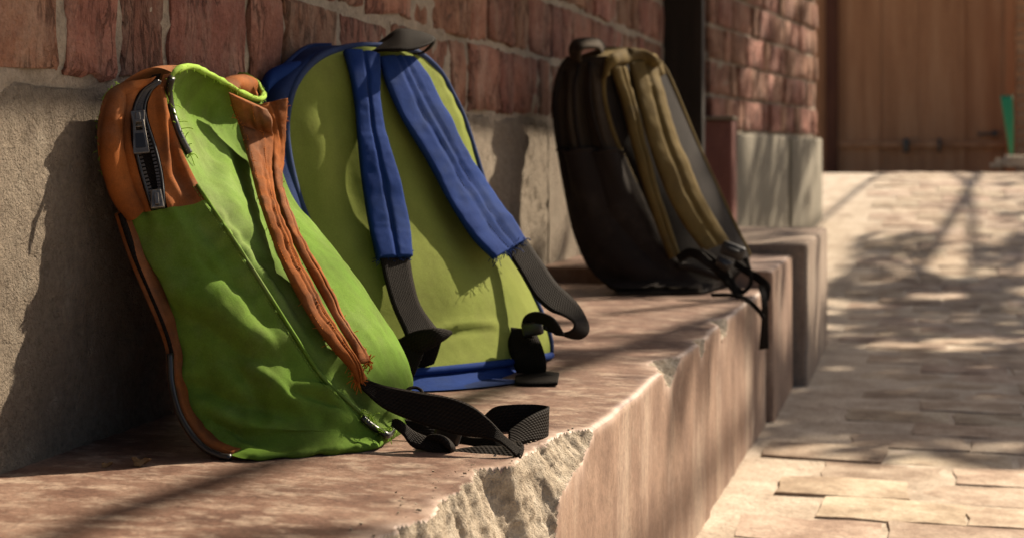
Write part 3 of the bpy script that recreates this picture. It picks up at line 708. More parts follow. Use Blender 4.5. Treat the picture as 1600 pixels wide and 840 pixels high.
def threads(pts, n, length, rad, seed, spread=0.7):
    """loose frayed threads sprouting along a curve"""
    r = np.random.default_rng(seed); out = []
    for k in range(n):
        p = pts[r.integers(len(pts))]; d = nrm(r.normal(0, 1, 3) * A(1, 1, 1)); l = length * r.uniform(0.4, 1.3); b = nrm(r.normal(0, 1, 3))
        q = [p, p + d * l * 0.4 + b * l * 0.1 * spread, p + d * l * 0.7 + b * l * 0.35 * spread, p + d * l * 0.8 + b * l * 0.7 * spread - A(0, 0, l * .2)]
        out.append(tube_data(cat(q, 7), rad, 4))
    return merge(out)

def stitches(name, P, mat, parent, pitch=.0042, ln=.0026, r=.00055):
    P = np.asarray(P); L = np.zeros(len(P)); L[1:] = np.cumsum(np.linalg.norm(np.diff(P, axis=0), axis=1)); out = []
    f = lambda q: np.stack([np.interp(q, L, P[:, k]) for k in range(3)], -1)
    for q in np.arange(0, L[-1] - ln, pitch): out.append(tube_data(f(np.array([q, q + ln * .5, q + ln])), r, 4))
    V, fc, u = merge(out); return tag(mesh_obj(name, V, fc, mat, parent), kind='stuff')
def mid_line(L_, R_, t, off, n=160):
    a, b = cat(L_, n), cat(R_, n); c = a * (1 - t) + b * t; N = nrm(np.cross(b - a, np.gradient((a + b) / 2, axis=0))); return c - N * off
# ================================================================== lime green and orange backpack
gb = thing('backpack', 'lime green backpack with orange top and orange straps, slumped nearest the camera', 'backpack', (0.22, 1.5, BZ), 'backpacks on the bench')
YL, YR = 1.445, 1.70
def LV(bl, br, fl, b, yl=YL, yr=YR, thick=0.0):
    d = {'bl': bl if len(bl) == 3 and bl[0] < 5 else UY(bl[0], bl[1], yl), 'br': UY(br[0], br[1], yr), 'fl': fl if fl[0] < 5 else UY(fl[0], fl[1], fl[2]), 'b': b}
    v = d['fl'] - d['bl']; d['fr'] = d['br'] + v * A(0.95, 0.4, 0.6)
    d['fr'][0] = max(d['fr'][0], 0.014); return d
lv = [
    LV(UB(572, 690, .3025), (622, 630), UB(410, 700, .3025), (.0, .004, .004, .0)),
    LV(UB(592, 698, .3035), (634, 626), UB(385, 716, .304), (.012, .01, .01, .004)),
    LV((586, 682), (634, 612), (330, 694, 1.362), (.020, .012, .012, .010)),
    LV((560, 652), (630, 590), (293, 645, 1.375), (.030, .045, .014, .020)),
    LV((510, 592), (610, 543), (276, 588, 1.388), (.038, .045, .016, .026)),
    LV((462, 524), (574, 480), (272, 528, 1.396), (.034, .045, .016, .026)),
    LV((418, 454), (534, 424), (259, 462, 1.402), (.028, .045, .015, .024)),
    LV((374, 386), (493, 362), (224, 400, 1.410), (.018, .012, .012, .020)),
    LV((336, 327), (460, 312), (200, 350, 1.408), (.008, .010, .010, .016)),
    LV((309, 286), (444, 276), (170, 300, 1.392), (-.004, .010, .008, .012)),
    LV((286, 238), (434, 238), (154, 245, 1.386), (-.018, .010, .006, .010)),
    LV((268, 188), (426, 200), (153, 190, 1.388), (-.026, .010, .004, .008)),
    LV((259, 148), (417, 172), (166, 146, 1.394), (-.026, .012, .004, .006)),
    LV((270, 114), (406, 156), (192, 128, 1.402), (-.020, .014, .004, .006)),
]
gc, gg = loft(lv, 130, 90, 70)
gg['back'] = crease(gg['back'], [
    ([(330, 335), (380, 395), (430, 460), (470, 520), (505, 575)], 13, .007), ([(350, 330), (400, 390), (450, 470), (490, 540)], 11, -.009),
    ([(385, 240), (400, 300), (420, 350), (450, 420)], 16, -.006), ([(320, 215), (345, 240), (352, 290), (375, 330)], 14, .007),
    ([(480, 350), (540, 450), (590, 540)], 22, .006), ([(500, 585), (520, 560), (545, 570), (540, 600)], 10, .008), ([(530, 590), (560, 620), (590, 655)], 10, -.010),
    ([(545, 585), (565, 600), (580, 640)], 7, .008), ([(585, 640), (610, 650), (618, 680)], 9, .006), ([(300, 150), (350, 165)], 14, .005)])
gg['near'] = crease(gg['near'], [
    ([(285, 455), (330, 480), (370, 515), (420, 535), (455, 530)], 26, .011), ([(290, 490), (340, 520), (380, 548), (440, 560)], 20, -.013),
    ([(300, 300), (330, 340), (375, 400), (430, 480), (480, 545)], 7, .006), ([(285, 310), (320, 360), (360, 420), (410, 500), (455, 560)], 13, -.005),
    ([(470, 598), (500, 606), (540, 622), (580, 650)], 8, .008), ([(455, 612), (500, 622), (540, 640)], 6, -.007), ([(460, 590), (500, 596), (530, 612)], 6, -.006),
    ([(300, 600), (350, 625), (420, 640), (500, 648)], 15, -.010), ([(320, 630), (380, 660), (450, 672), (520, 680)], 12, .009), ([(310, 400), (340, 430), (395, 455)], 12, -.006), ([(390, 570), (430, 600), (470, 640)], 12, .007), ([(350, 560), (390, 600), (410, 650)], 12, -.007), ([(330, 655), (400, 690), (480, 696)], 8, -.006),
    ([(340, 345), (365, 365), (375, 395)], 10, .006), ([(235, 400), (280, 450), (310, 500)], 20, .007), ([(300, 530), (320, 570), (330, 620)], 18, -.004),
    ([(180, 150), (172, 220), (178, 280), (205, 330)], 7, .011), ([(196, 150), (190, 220), (205, 290), (225, 330)], 6, -.013),
    ([(262, 190), (272, 250), (290, 300)], 7, -.010), ([(248, 140), (256, 200), (270, 260)], 6, .008)])
for k in ('back', 'near'):
    Q = rotd(gg[k], .85 if k == 'near' else -.5) * A(1, 1, .35); lowm = np.linspace(1, .35, gg[k].shape[0])[:, None] * ewin(gg[k])
    gg[k] = gg[k] + gnormal(gg[k]) * ((0.0034 * ridged(Q, 12, 5) + 0.0030 * ridged(rotd(gg[k], -.6) * A(1, 1, .4), 20, 15)) * lowm + 0.0016 * fbm(gg[k], 30, 3, 3) * ewin(gg[k]))[..., None]
SEAM = [(312, 290), (335, 325), (374, 386), (418, 454), (462, 524), (510, 592), (560, 652), (590, 690)]
gg['back'] = pucker(gg['back'], [(SEAM, 37, .0020, 26), ([(300, 112), (350, 135), (404, 158)], 34, .002, 30)])
gg['near'] = pucker(gg['near'], [(SEAM, 34, .0018, 34), ([(200, 342), (250, 330), (308, 292)], 27, .0016, 40), ([(276, 500), (280, 590), (300, 650), (350, 700), (440, 712), (560, 700)], 57, .0026, 60)])
# split of the near gusset: green below, orange above with the zip between
NV = gg['near'].shape[0]; vs = np.linspace(0, len(lv) - 1, NV)
sp = int(np.searchsorted(vs, 8.25))
bt_u = np.linspace(0, 1, gg['back'].shape[1])
tc_ = cat([gc['bl'][-1], UY(283, 107, 1.46), UY(300, 106, 1.49), UY(330, 117, 1.54), UY(365, 138, 1.60), UY(392, 152, 1.645), gc['br'][-1]], 200)
tl_ = np.zeros(200); tl_[1:] = np.cumsum(np.linalg.norm(np.diff(tc_, axis=0), axis=1)); tl_ /= tl_[-1]
tcv = np.stack([np.interp(bt_u, tl_, tc_[:, k]) for k in range(3)], -1)
nb = gg['back'].shape[0]; wt = np.clip((np.arange(nb) - nb * .84) / (nb * .16 - 1), 0, 1) ** 2
gg['back'] = gg['back'] + wt[:, None, None] * (tcv - gg['back'][-1])[None]
grid_obj('back_panel', gg['back'], MT['green'], gb); gb.children[-1]['label'] = 'lime green panel under the orange straps'
near_low = gg['near'][:sp + 1]; near_up = gg['near'][sp:]
grid_obj('side_panel', near_low, MT['green'], gb)
grid_obj('side_panel', gg['far'], MT['green'], gb)
grid_obj('front_panel', gg['front'], MT['orange'], gb)
# top and bottom closures
topc = coons(gg['back'][-1], gg['front'][-1][::-1], gg['near'][-1][::-1], gg['far'][-1], 16); topc[..., 2] += 0.010 * np.sin(np.linspace(0, math.pi, 16))[:, None]
grid_obj('top_panel', topc, MT['orange'], gb)
botc = coons(gg['back'][0], gg['front'][0][::-1], gg['near'][0][::-1], gg['far'][0], 10); grid_obj('bottom_panel', botc[:, ::-1], MT['green'], gb)
# orange upper gusset in two flaps around the opened zip: zip track in pixels (left and right tooth rows)
ul = np.array([[247, 126], [226, 138], [212, 160], [207, 186], [209, 222], [218, 262], [229, 300], [238, 328]], float)
ur = np.array([[252, 127], [236, 143], [227, 166], [230, 190], [243, 230], [252, 268], [256, 300], [257, 326]], float)
bv = bvh_of([gg['near'], topc])
Pn = proj(near_up)
rows = near_up.shape[0]
def cross_u(track):
    """column parameter where each row crosses the pixel track"""
    tr = cat(track, 80); o = []
    for i in range(rows):
        d = ((Pn[i][:, None] - tr[None]) ** 2).sum(-1); j, k = np.unravel_index(d.argmin(), d.shape); o.append(j / (near_up.shape[1] - 1))
    o = np.array(o); kk = np.ones(7) / 7; return np.convolve(np.pad(o, 3, mode='edge'), kk, 'valid')
cl, cr = cross_u(ul - [3, 0]), cross_u(ur + [3, 0])
def rowslice(a, b, n, lift=0.0):
    t = np.linspace(0, 1, n); m = near_up.shape[1] - 1; G = np.zeros((rows, n, 3))
    for i in range(rows):
        x = (a[i] * (1 - t) + b[i] * t) * m; k = np.clip(x.astype(int), 0, m - 1); f = (x - k)[:, None]; G[i] = near_up[i][k] * (1 - f) + near_up[i][k + 1] * f
    return G + gnormal(G) * lift
fl_l = rowslice(0 * cl, cl, 22); fl_r = rowslice(cr, 0 * cr + 1, 26)
fl_l = fl_l + gnormal(fl_l) * (0.006 * np.sin(np.linspace(0, math.pi, 22)) ** 1.0)[None, :, None]
tape = rowslice(np.maximum(cl - .03, 0), np.minimum(cr + .03, 1), 12, -0.006)
grid_obj('orange_flap', fl_l, MT['orange'], gb); gb.children[-1]['label'] = 'dirty orange flap on the wall side of the open zip'
grid_obj('orange_flap', fl_r, MT['orange'], gb); gb.children[-1]['label'] = 'dirty orange flap between zip and green binding'
zp = grid_obj('zip_tape', tape, MT['web'], gb)
def zip_teeth(track, side):
    P = onto(bv, cat(track, 48), 0.001, 1.40); parts = []
    for i in range(1, 47):
        t = nrm(P[i + 1] - P[i - 1]); d = ray(*proj(P[i])); n = -nrm(d); s = np.cross(n, t)
        M3 = Matrix(np.stack([s, t, n], 1).tolist()); parts.append(box_data(P[i] + s * side * 0.0016, (0.0040, 0.0024, 0.0028), M3))
    return merge(parts)
for tr, sd in ((ul + [4, 0], 1), (ur - [4, 0], -1)):
    V, f, u = zip_teeth(tr, sd); tag(mesh_obj('teeth', V, f, MT['teeth'], zp, False), kind='stuff')
for tr in (ul + [1, 0], ur - [1, 0]): tube('tape_edge', onto(bv, cat(tr, 60), 0.0012, 1.40), 0.0017, MT['plastic'], zp, 6)
# slider and long puller
def plate(name, outline, th, base, ax, ay, mat, parent, hole=None, bev=0.0008):
    """flat shaped plate: outline in metres in the (ax, ay) frame, optional hole"""
    import bmesh
    az = np.cross(ax, ay); o = np.asarray(outline, float)
    if hole is None:
        n = len(o); V = [base + ax * p[0] + ay * p[1] + az * s for s in (th / 2, -th / 2) for p in o]
        f = [tuple(range(n)), tuple(range(2 * n - 1, n - 1, -1))] + [(i, n + i, n + (i + 1) % n, (i + 1) % n) for i in range(n)]
    else:
        h = np.asarray(hole, float); n = len(o); V = [base + ax * p[0] + ay * p[1] + az * s for s in (th / 2, -th / 2) for q in (o, h) for p in q]
        f = []
        for i in range(n):
            j = (i + 1) % n; f += [(i, j, n + j, n + i), (2 * n + i, 3 * n + i, 3 * n + j, 2 * n + j), (i, 2 * n + i, 2 * n + j, j), (n + i, n + j, 3 * n + j, 3 * n + i)]
    ob = mesh_obj(name, V, f, mat, parent, False); md = ob.modifiers.new('bevel', 'BEVEL'); md.width = bev; md.segments = 2; md.limit_method = 'ANGLE'; return ob
def rrect(w0, w1, y0, y1, n=6):
    """tapered rounded rectangle outline from y0 (half width w0) to y1 (half width w1)"""
    r = 0.25 * min(w0, w1); pts = []
    for (cx, cy, a0) in ((w1 - r, y1 - r, 0), (-w1 + r, y1 - r, 90), (-w0 + r, y0 + r, 180), (w0 - r, y0 + r, 270)):
        for k in range(n): a = R(a0 + 90 * k / (n - 1)); pts.append((cx + r * math.cos(a), cy + r * math.sin(a)))
    return pts
ps = onto(bv, [(216, 186)], 0.006, 1.39)[0]; pe = onto(bv, [(221, 238)], 0.010, 1.39)[0]
ay = nrm(ps - pe); az = -nrm(ray(216, 210)); az = nrm(az - ay * (az @ ay)); ax = np.cross(ay, az)
sld = plate('zip_slider', rrect(0.0062, 0.0075, -0.010, 0.009), 0.006, ps, ax, ay, MT['metal'], gb)
plate('bridge', rrect(0.0025, 0.0025, -0.007, 0.005), 0.005, ps + az * 0.005, ax, ay, MT['metal'], sld, bev=.0015)
pl_ = plate('zip_puller', rrect(0.0082, 0.0058, -0.019, 0.019), 0.0028, (ps + pe) / 2 + az * 0.008 - ay * 0.004, ax, ay, MT['metal'], gb, hole=[(x * .50, y * .22 + 0.0115) for x, y in rrect(0.0072, 0.0062, -0.019, 0.019)])
plate('recess', rrect(0.0055, 0.0045, -0.0125, 0.004), 0.0008, (ps + pe) / 2 + az * 0.0096 - ay * 0.0045, ax, ay, MT['plastic'], pl_, bev=.0002)
pq = onto(bv, [(245, 312)], 0.004, 1.40)[0]
sl2 = plate('zip_slider', rrect(0.0072, 0.0055, -0.010, 0.011), 0.006, pq, ax, ay, MT['metal'], gb, bev=.0015)
plate('bridge', rrect(0.0022, 0.0022, -0.007, 0.006), 0.004, pq + az * 0.005, ax, ay, MT['metal'], sl2, bev=.001)

# lime binding along the near seam, over the top and round the far corner
bind = np.vstack([gc['bl'][::2], cat([gc['bl'][-1], UY(283, 107, 1.46), UY(300, 106, 1.49), UY(330, 117, 1.54), UY(365, 138, 1.60), UY(392, 152, 1.645), UY(408, 155, 1.67), UY(411, 146, 1.70), UY(400, 128, 1.72), UY(385, 119, 1.73), UY(374, 117, 1.74)], 50)[1:]])
bw = bind[58:] + .0012 * np.stack([vnoise(bind[58:], 60, q_) for q_ in (1, 2, 3)], -1)
bt = tube('binding', bw, 0.0034 * (1 + .35 * vnoise(bw, 90, 7)), MT['green_edge'], gb, 10)
seam = onto(bvh_of([gg['near'], gg['back']]), cat([(308, 289), (330, 322), (370, 382), (415, 452), (458, 520), (500, 584), (540, 622), (575, 655), (598, 680)], 80), 0.0015, 1.445)
tube('seam', seam, 0.0022, MT['green'], gb, 6)
bvs = bvh_of([gg['near'], gg['back']])
for dx in (-6,): stitches('stitching', onto(bvs, cat([(308 + dx, 291), (330 + dx, 324), (370 + dx, 384), (415 + dx, 454), (458 + dx, 522), (500 + dx, 586), (540 + dx, 624)], 140), .0006, 1.445), MT['thread'], gb, r=.0004)
# black plastic cord showing where the binding has worn through
cd = onto(bvh_of([gg['near'], gg['back']]), cat([(268, 122), (264, 140), (267, 165), (275, 195), (286, 222), (296, 240)], 40), 0.005, 1.447)
tube('piping_cord', cd, 0.0040, MT['plastic'], gb, 8); gb.children[-1]['label'] = 'bare black piping cord where the binding is torn'
cd2 = onto(bvh_of([gg['near'], gg['back']]), cat([(566, 652), (580, 664), (594, 673), (606, 679), (612, 672), (616, 664)], 30), 0.004, 1.445)
tube('piping_cord', cd2, 0.0036, MT['plastic'], gb, 8)
orange_lobe = cat([UY(345, 134, 1.60), UY(352, 122, 1.64), UY(372, 118, 1.68), UY(392, 128, 1.70), UY(402, 146, 1.69)], 30)
lo2 = cat([UY(345, 146, 1.62), UY(358, 150, 1.64), UY(375, 156, 1.66), UY(392, 160, 1.68), UY(404, 158, 1.68)], 30)
ribbon('orange_lobe', orange_lobe, lo2, MT['orange'], gb, th=0.004, puff=0.016, nu=12)

# orange straps: two puckered strands pinched together half way down
bvp = bvh_of([gg['back'], gg['near'], gg['far']])
sA_L = [(357, 145), (366, 175), (378, 205), (392, 258), (406, 312), (432, 388), (468, 465), (508, 528), (546, 574), (560, 596)]
sA_R = [(418, 172), (425, 190), (424, 215), (422, 258), (428, 304), (450, 366), (486, 446), (528, 516), (562, 568), (573, 592)]
oA = [.010, .020, .026, .026, .022, .018, .014, .012, .012, .012]
sB_L = [(396, 166), (408, 176), (420, 205), (426, 255), (432, 304), (454, 366), (492, 440), (530, 508), (552, 545), (560, 564)]
sB_R = [(449, 154), (447, 180), (444, 205), (440, 255), (442, 304), (470, 372), (510, 444), (546, 512), (568, 548), (574, 566)]
oB = [.010, .014, .016, .018, .018, .015, .013, .012, .012, .012]
def edge_pair(bvh, L_, R_, o, ylift):
    return onto(bvh, L_, o, ylift), onto(bvh, R_, o, ylift)
L_, R_ = edge_pair(bvp, sB_L, sB_R, oB, 1.69)
stB = ribbon('strap', L_, R_, MT['orange'], gb, th=0.004, puff=0.0032, nu=13, seams=(0.5,), n=120, wr=.0026, wsc=60, sgn=-1)
L2, R2 = edge_pair(bvp, sA_L, sA_R, oA, 1.62)
stA = ribbon('strap', L2, R2, MT['orange'], gb, th=0.004, puff=0.0036, nu=15, seams=(0.45, 0.72), n=120, wr=.0026, wsc=60, sgn=-1)
stitches('stitching', mid_line(L2, R2, .58, .006), MT['fray_orange'], stA); stitches('stitching', mid_line(L2, R2, .06, .003), MT['fray_orange'], stA)
stA['label'] = 'frayed orange strap pinched half way down'
for src, sd, nm in ((cat(L2, 60), 3, 70), (cat(R_, 60), 4, 50)):
    V, f, u = threads(src, nm, 0.006, 0.00035, sd); tag(mesh_obj('frayed_threads', V, f, MT['fray_orange'], stA, True), kind='stuff')
V, f, u = threads(np.vstack([cat(L2, 60)[-4:], cat(R_, 60)[-4:]]), 90, 0.010, 0.0005, 9, 1.2); tag(mesh_obj('frayed_threads', V, f, MT['fray_orange'], stA, True), kind='stuff')
V, f, u = threads(np.vstack([cd, cat(bind[62:], 200)]), 420, 0.0050, 0.0004, 11); tag(mesh_obj('frayed_threads', V, f, MT['fray_green'], gb, True), kind='stuff')
V, f, u = threads(cd[12:], 30, 0.010, 0.0005, 12, 1.3); tag(mesh_obj('frayed_threads', V, f, MT['fray_green'], gb, True), kind='stuff')
V, f, u = threads(np.vstack([cd2[::2], seam[66:]]), 110, 0.009, 0.0005, 13, 1.2); tag(mesh_obj('frayed_threads', V, f, MT['fray_green'], gb, True), kind='stuff')
V, f, u = threads(gc['fl'][95:128], 30, 0.006, 0.0004, 14, 1.0); tag(mesh_obj('frayed_threads', V, f, MT['fray_green'], gb, True), kind='stuff')
loopP = cat([onto(bvp, [(489, 494)], .014, 1.6)[0], UY(492, 515, 1.53), UY(500, 528, 1.53), UY(512, 529, 1.54), onto(bvp, [(516, 520)], .014, 1.6)[0]], 24)
tube('loose_loop', loopP, 0.0028, MT['orange'], stA, 6)
# front pocket on the wall side: orange strip with a plain black band
pk_o = cat([UY(184, 332, 1.392), UY(203, 392, 1.392), UY(228, 452, 1.385), UY(252, 506, 1.378), UY(266, 548, 1.374), UY(270, 600, 1.366), UY(285, 652, 1.352), UY(318, 696, 1.345), UY(362, 716, 1.345)], 60)
pk_i = cat([UY(220, 340, 1.425), UY(246, 400, 1.43), UY(276, 455, 1.43), UY(292, 510, 1.425), UY(296, 552, 1.42), UY(300, 600, 1.415), UY(318, 648, 1.40), UY(352, 686, 1.39), UY(400, 706, 1.38)], 60)
pk_o[:, 0] = np.maximum(pk_o[:, 0], 0.014); pk_o[:, 2] = np.maximum(pk_o[:, 2], 0.304); pk_i[:, 2] = np.maximum(pk_i[:, 2], 0.304)
pk = ribbon('front_pocket', pk_o, pk_i, MT['orange'], gb, th=0.010, puff=0.003, nu=9, sgn=1)
zb_o = pk_o * .86 + pk_i * .14; zb_i = pk_o * .25 + pk_i * .75
zz = ribbon('pocket_band', zb_o[:32] - FW * .008, zb_i[:32] - FW * .008, MT['web'], pk, th=0.004, nu=7)
tube('pocket_piping', pk_o[30:] - FW * .004, 0.0034, MT['plastic'], pk, 7)

# black webbing of the green bag, lying in loops on the bench
wb = gb
S1u = [UY(560, 588, 1.475), UY(600, 602, 1.470), UY(650, 611, 1.468), UY(705, 621, 1.465), UY(738, 634, 1.462), UY(765, 655, 1.455), UY(788, 680, 1.448), UY(804, 693, 1.445), UY(814, 700, 1.448)]
S1l = [UY(566, 608, 1.462), UY(598, 636, 1.452), UY(640, 655, 1.448), UY(690, 672, 1.446), UY(725, 680, 1.445), UY(755, 683, 1.443), UY(780, 690, 1.440), UY(796, 702, 1.436), UY(806, 712, 1.437)]
ribbon('webbing_strap', S1u, S1l, MT['web'], wb, th=0.0022, n=90, nu=7)
def flat(px, py, z=BZ + .006): return UB(px, py, z)
S2u = [UY(814, 700, 1.448), UY(816, 692, 1.462), UY(806, 690, 1.468), UY(784, 697, 1.466), UY(755, 697, 1.462), UY(725, 700, 1.458), UY(704, 702, 1.452), UY(688, 684, 1.450), UY(668, 682, 1.450), UY(645, 672, 1.447), UY(624, 655, 1.446), UY(614, 655, 1.45)]
S2l = [UY(806, 712, 1.437), UY(810, 717, 1.440), UY(796, 719, 1.438), UY(765, 719, 1.437), UY(738, 719, 1.436), UY(712, 719, 1.435), UY(698, 712, 1.436), UY(684, 710, 1.436), UY(664, 702, 1.436), UY(645, 697, 1.436), UY(630, 680, 1.438), UY(612, 664, 1.445)]
ribbon('webbing_strap', S2u, S2l, MT['web'], wb, th=0.0026, puff=0.002, n=110, nu=7)
kn = cat([UY(664, 690, 1.450), UY(672, 681, 1.442), UY(690, 685, 1.436), UY(702, 700, 1.436), UY(694, 708, 1.446), UY(676, 706, 1.452)], 40, True)
kn2 = kn + A(0.0, 0.018, -0.004)
ribbon('webbing_knot', kn, kn2, MT['web'], wb, th=0.003, puff=0.004, nu=7)
S3u = [UY(735, 672, 1.56), UY(752, 654, 1.56), UY(772, 636, 1.565), UY(800, 631.5, 1.57), UY(832, 631, 1.578), UY(853, 633, 1.575), UY(856, 636, 1.555), UY(838, 644, 1.530), UY(818, 655, 1.510), UY(795, 672, 1.490)]
S3l = [UY(735, 690, 1.555), UY(755, 690, 1.552), UY(775, 688, 1.552), UY(800, 685, 1.56), UY(832, 683, 1.568), UY(852, 685, 1.565), UY(854, 688, 1.545), UY(838, 689, 1.520), UY(818, 692, 1.500), UY(795, 697, 1.480)]
ribbon('webbing_strap', S3u, S3l, MT['web'], wb, th=0.0022, n=90, nu=7)
S4u = [UY(632, 655, 1.50), UY(655, 657, 1.50), UY(690, 659, 1.505), UY(712, 668, 1.50), UY(732, 682, 1.49), UY(770, 684, 1.48), UY(800, 690, 1.47)]
S4l = [UY(640, 676, 1.49), UY(660, 680, 1.49), UY(690, 684, 1.49), UY(715, 692, 1.485), UY(735, 696, 1.48), UY(770, 697, 1.47), UY(796, 700, 1.46)]
ribbon('webbing_strap', S4u, S4l, MT['web'], wb, th=0.0022, n=70, nu=7)
tube('webbing_loop', cat([UY(634, 612, 1.50), UY(640, 606, 1.505), UY(650, 605, 1.51), UY(658, 609, 1.51), UY(661, 614, 1.50)], 20), 0.0018, MT['web'], wb, 6)
V, f = box_data(UY(700, 676, 1.475), (0.03, 0.008, 0.022), Matrix.Rotation(0.3, 3, 'Y'), 0.004); mesh_obj('buckle', V, f, MT['plastic'], wb)

# ================================================================== olive green and blue backpack
bb = thing('backpack', 'olive green backpack with blue straps and black top handle, in the middle', 'backpack', (0.2, 1.98, BZ), 'backpacks on the bench')
def LB(bl, br, b, th, fl=None):
    d = {'bl': UY(*bl), 'br': UY(*br), 'b': b}
    d['fl'] = d['bl'] + A(-th, -0.01, 0.0) if fl is None else UY(*fl); d['fr'] = d['br'] + A(-th * 1.05, 0.035, 0.0)
    for k in ('fl', 'fr'): d[k][0] = max(d[k][0], 0.016)
    d['fl'][1] = max(d['fl'][1], 1.735) if fl is None else d['fl'][1]
    return d
base_l = UB(634, 611, .3025); base_r = UB(808, 597, .3025)
l0 = {'bl': base_l, 'br': base_r, 'fl': base_l + A(-.12, .0, 0), 'fr': base_r + A(-.14, .03, 0), 'b': (.014, .006, .006, .004)}
lvb = [l0,
    LB((622, 600, 1.786), (843, 577, 2.105), (.036, .01, .01, .012), .15),
    LB((610, 580, 1.795), (860, 550, 2.125), (.030, .012, .012, .016), .16),
    LB((582, 532, 1.80), (853, 508, 2.13), (.028, .014, .014, .02), .15),
    LB((545, 460, 1.80), (828, 452, 2.135), (.031, .014, .014, .02), .13),
    LB((508, 398, 1.80), (803, 398, 2.14), (.031, .014, .014, .02), .115),
    LB((476, 335, 1.80), (779, 344, 2.145), (.030, .014, .012, .018), .10, (428, 345, 1.775)),
    LB((456, 268, 1.80), (757, 288, 2.145), (.029, .012, .010, .016), .09, (412, 275, 1.785)),
    LB((447, 205, 1.805), (741, 236, 2.145), (.027, .012, .010, .014), .08, (406, 210, 1.79)),
    LB((453, 155, 1.82), (724, 184, 2.14), (.023, .012, .008, .012), .07, (405, 155, 1.80)),
    LB((470, 118, 1.845), (706, 146, 2.125), (.022, .012, .006, .010), .065, (415, 128, 1.815)),
    LB((500, 89, 1.88), (686, 111, 2.10), (.014, .010, .004, .008), .06, (440, 108, 1.84)),
    LB((540, 75, 1.93), (655, 84, 2.06), (.006, .006, .002, .005), .055),
    LB((575, 71, 1.975), (618, 73, 2.015), (.001, .002, .001, .002), .05)]
bc, bgd = loft(lvb, 150, 100, 40, 4.0)
bgd['back'] = crease(bgd['back'], [
    ([(470, 180), (495, 200), (510, 250), (500, 300)], 26, .004), ([(520, 130), (540, 260), (575, 380)], 22, -.005),
    ([(630, 140), (660, 230), (700, 330), (740, 420)], 24, -.004), ([(630, 560), (690, 515), (760, 508), (800, 520)], 8, .004), ([(640, 575), (700, 522), (790, 512)], 7, -.004),
    ([(640, 300), (690, 380), (720, 480)], 30, .006), ([(690, 120), (715, 180), (735, 240)], 10, .003)])
bgd['near'] = crease(bgd['near'], [([(460, 330), (490, 390), (530, 460)], 8, -.006), ([(430, 180), (425, 250), (445, 340)], 9, .005)])
for k in ('back', 'near'): bgd[k] = bgd[k] + gnormal(bgd[k]) * ((0.0016 * fbm(bgd[k] * [1, 1, .6], 9, 25, 4) + .0010 * ridged(rotd(bgd[k], -.4) * A(1, 1, .4), 15, 8)) * ewin(bgd[k]))[..., None]
bgd['back'] = pucker(bgd['back'], [([(612, 580), (582, 532), (545, 460), (508, 398), (476, 335), (456, 268), (447, 205), (453, 155), (500, 89)], 41, .0012, 22), ([(741, 236), (706, 146), (655, 84)], 37, .0008, 20)])
# the panel's lowest band is blue
bs = int(np.searchsorted(np.linspace(0, len(lvb) - 1, 150), 1.75))
grid_obj('back_panel', bgd['back'][bs:], MT['olive'], bb); bb.children[-1]['label'] = 'olive lime panel behind the blue straps'
grid_obj('bottom_band', bgd['back'][:bs + 1], MT['blue'], bb); bb.children[-1]['label'] = 'dark blue band along the foot of the bag'
grid_obj('side_panel', bgd['near'], MT['navy'], bb); grid_obj('side_panel', bgd['far'], MT['navy'], bb); grid_obj('front_panel', bgd['front'], MT['blue'], bb)
grid_obj('bottom_panel', coons(bgd['back'][0], bgd['front'][0][::-1], bgd['near'][0][::-1], bgd['far'][0], 10)[:, ::-1], MT['navy'], bb)
grid_obj('top_panel', coons(bgd['back'][-1], bgd['front'][-1][::-1], bgd['near'][-1][::-1], bgd['far'][-1], 6), MT['navy'], bb)
pipe = np.vstack([bc['bl'][bs:], bc['br'][bs:][::-1]]); pm = cat(pipe[::3], 260)
tube('piping', pm, 0.0052, MT['piping_blue'], bb, 10)
tube('piping', bgd['back'][bs] + A(0.002, 0, 0.001), 0.0055, MT['blue'], bb, 10)
tube('seam', cat(bc['fl'][40:][::4], 80), 0.004, MT['navy'], bb, 8)
fp = cat([UY(403, 128, 1.80), UY(418, 112, 1.815), UY(445, 100, 1.84), UY(475, 95, 1.87)], 24); fq = cat([UY(412, 150, 1.80), UY(430, 135, 1.815), UY(455, 122, 1.84), UY(478, 108, 1.87)], 24)
fp[:, 0] = np.maximum(fp[:, 0], .012); ribbon('pocket_top', fp, fq, MT['blue'], bb, th=.006, puff=.008, nu=9)
bvb = bvh_of([bgd['back'], bgd['near']])
# padded blue straps
bl_L = [(537, 80), (548, 120), (556, 170), (560, 220), (566, 280), (576, 345), (589, 404)]
bl_R = [(592, 86), (593, 120), (594, 160), (602, 210), (622, 280), (637, 340), (642, 402)]
o_l = [.006, .010, .013, .015, .016, .016, .015]
L_, R_ = onto(bvb, bl_L, o_l, 1.9), onto(bvb, bl_R, o_l, 1.9)
s1 = ribbon('strap', L_, R_, MT['blue'], bb, th=.005, puff=.0045, nu=21, seams=(.5,), n=140, seamd=.0042, wr=.0030, wsc=26, sgn=-1)
br_L = [(593, 90), (606, 135), (632, 190), (668, 250), (705, 318), (740, 372), (772, 404)]
br_R = [(646, 90), (668, 120), (690, 165), (722, 225), (762, 290), (797, 340), (821, 374)]
o_r = [.006, .012, .018, .025, .030, .032, .032]
L3, R3 = onto(bvb, br_L, o_r, 2.0), onto(bvb, br_R, o_r, 2.10)
s2 = ribbon('strap', L3, R3, MT['blue'], bb, th=.005, puff=.0045, nu=21, seams=(.42, .62), n=140, seamd=.0036, wr=.0030, wsc=26, sgn=-1)
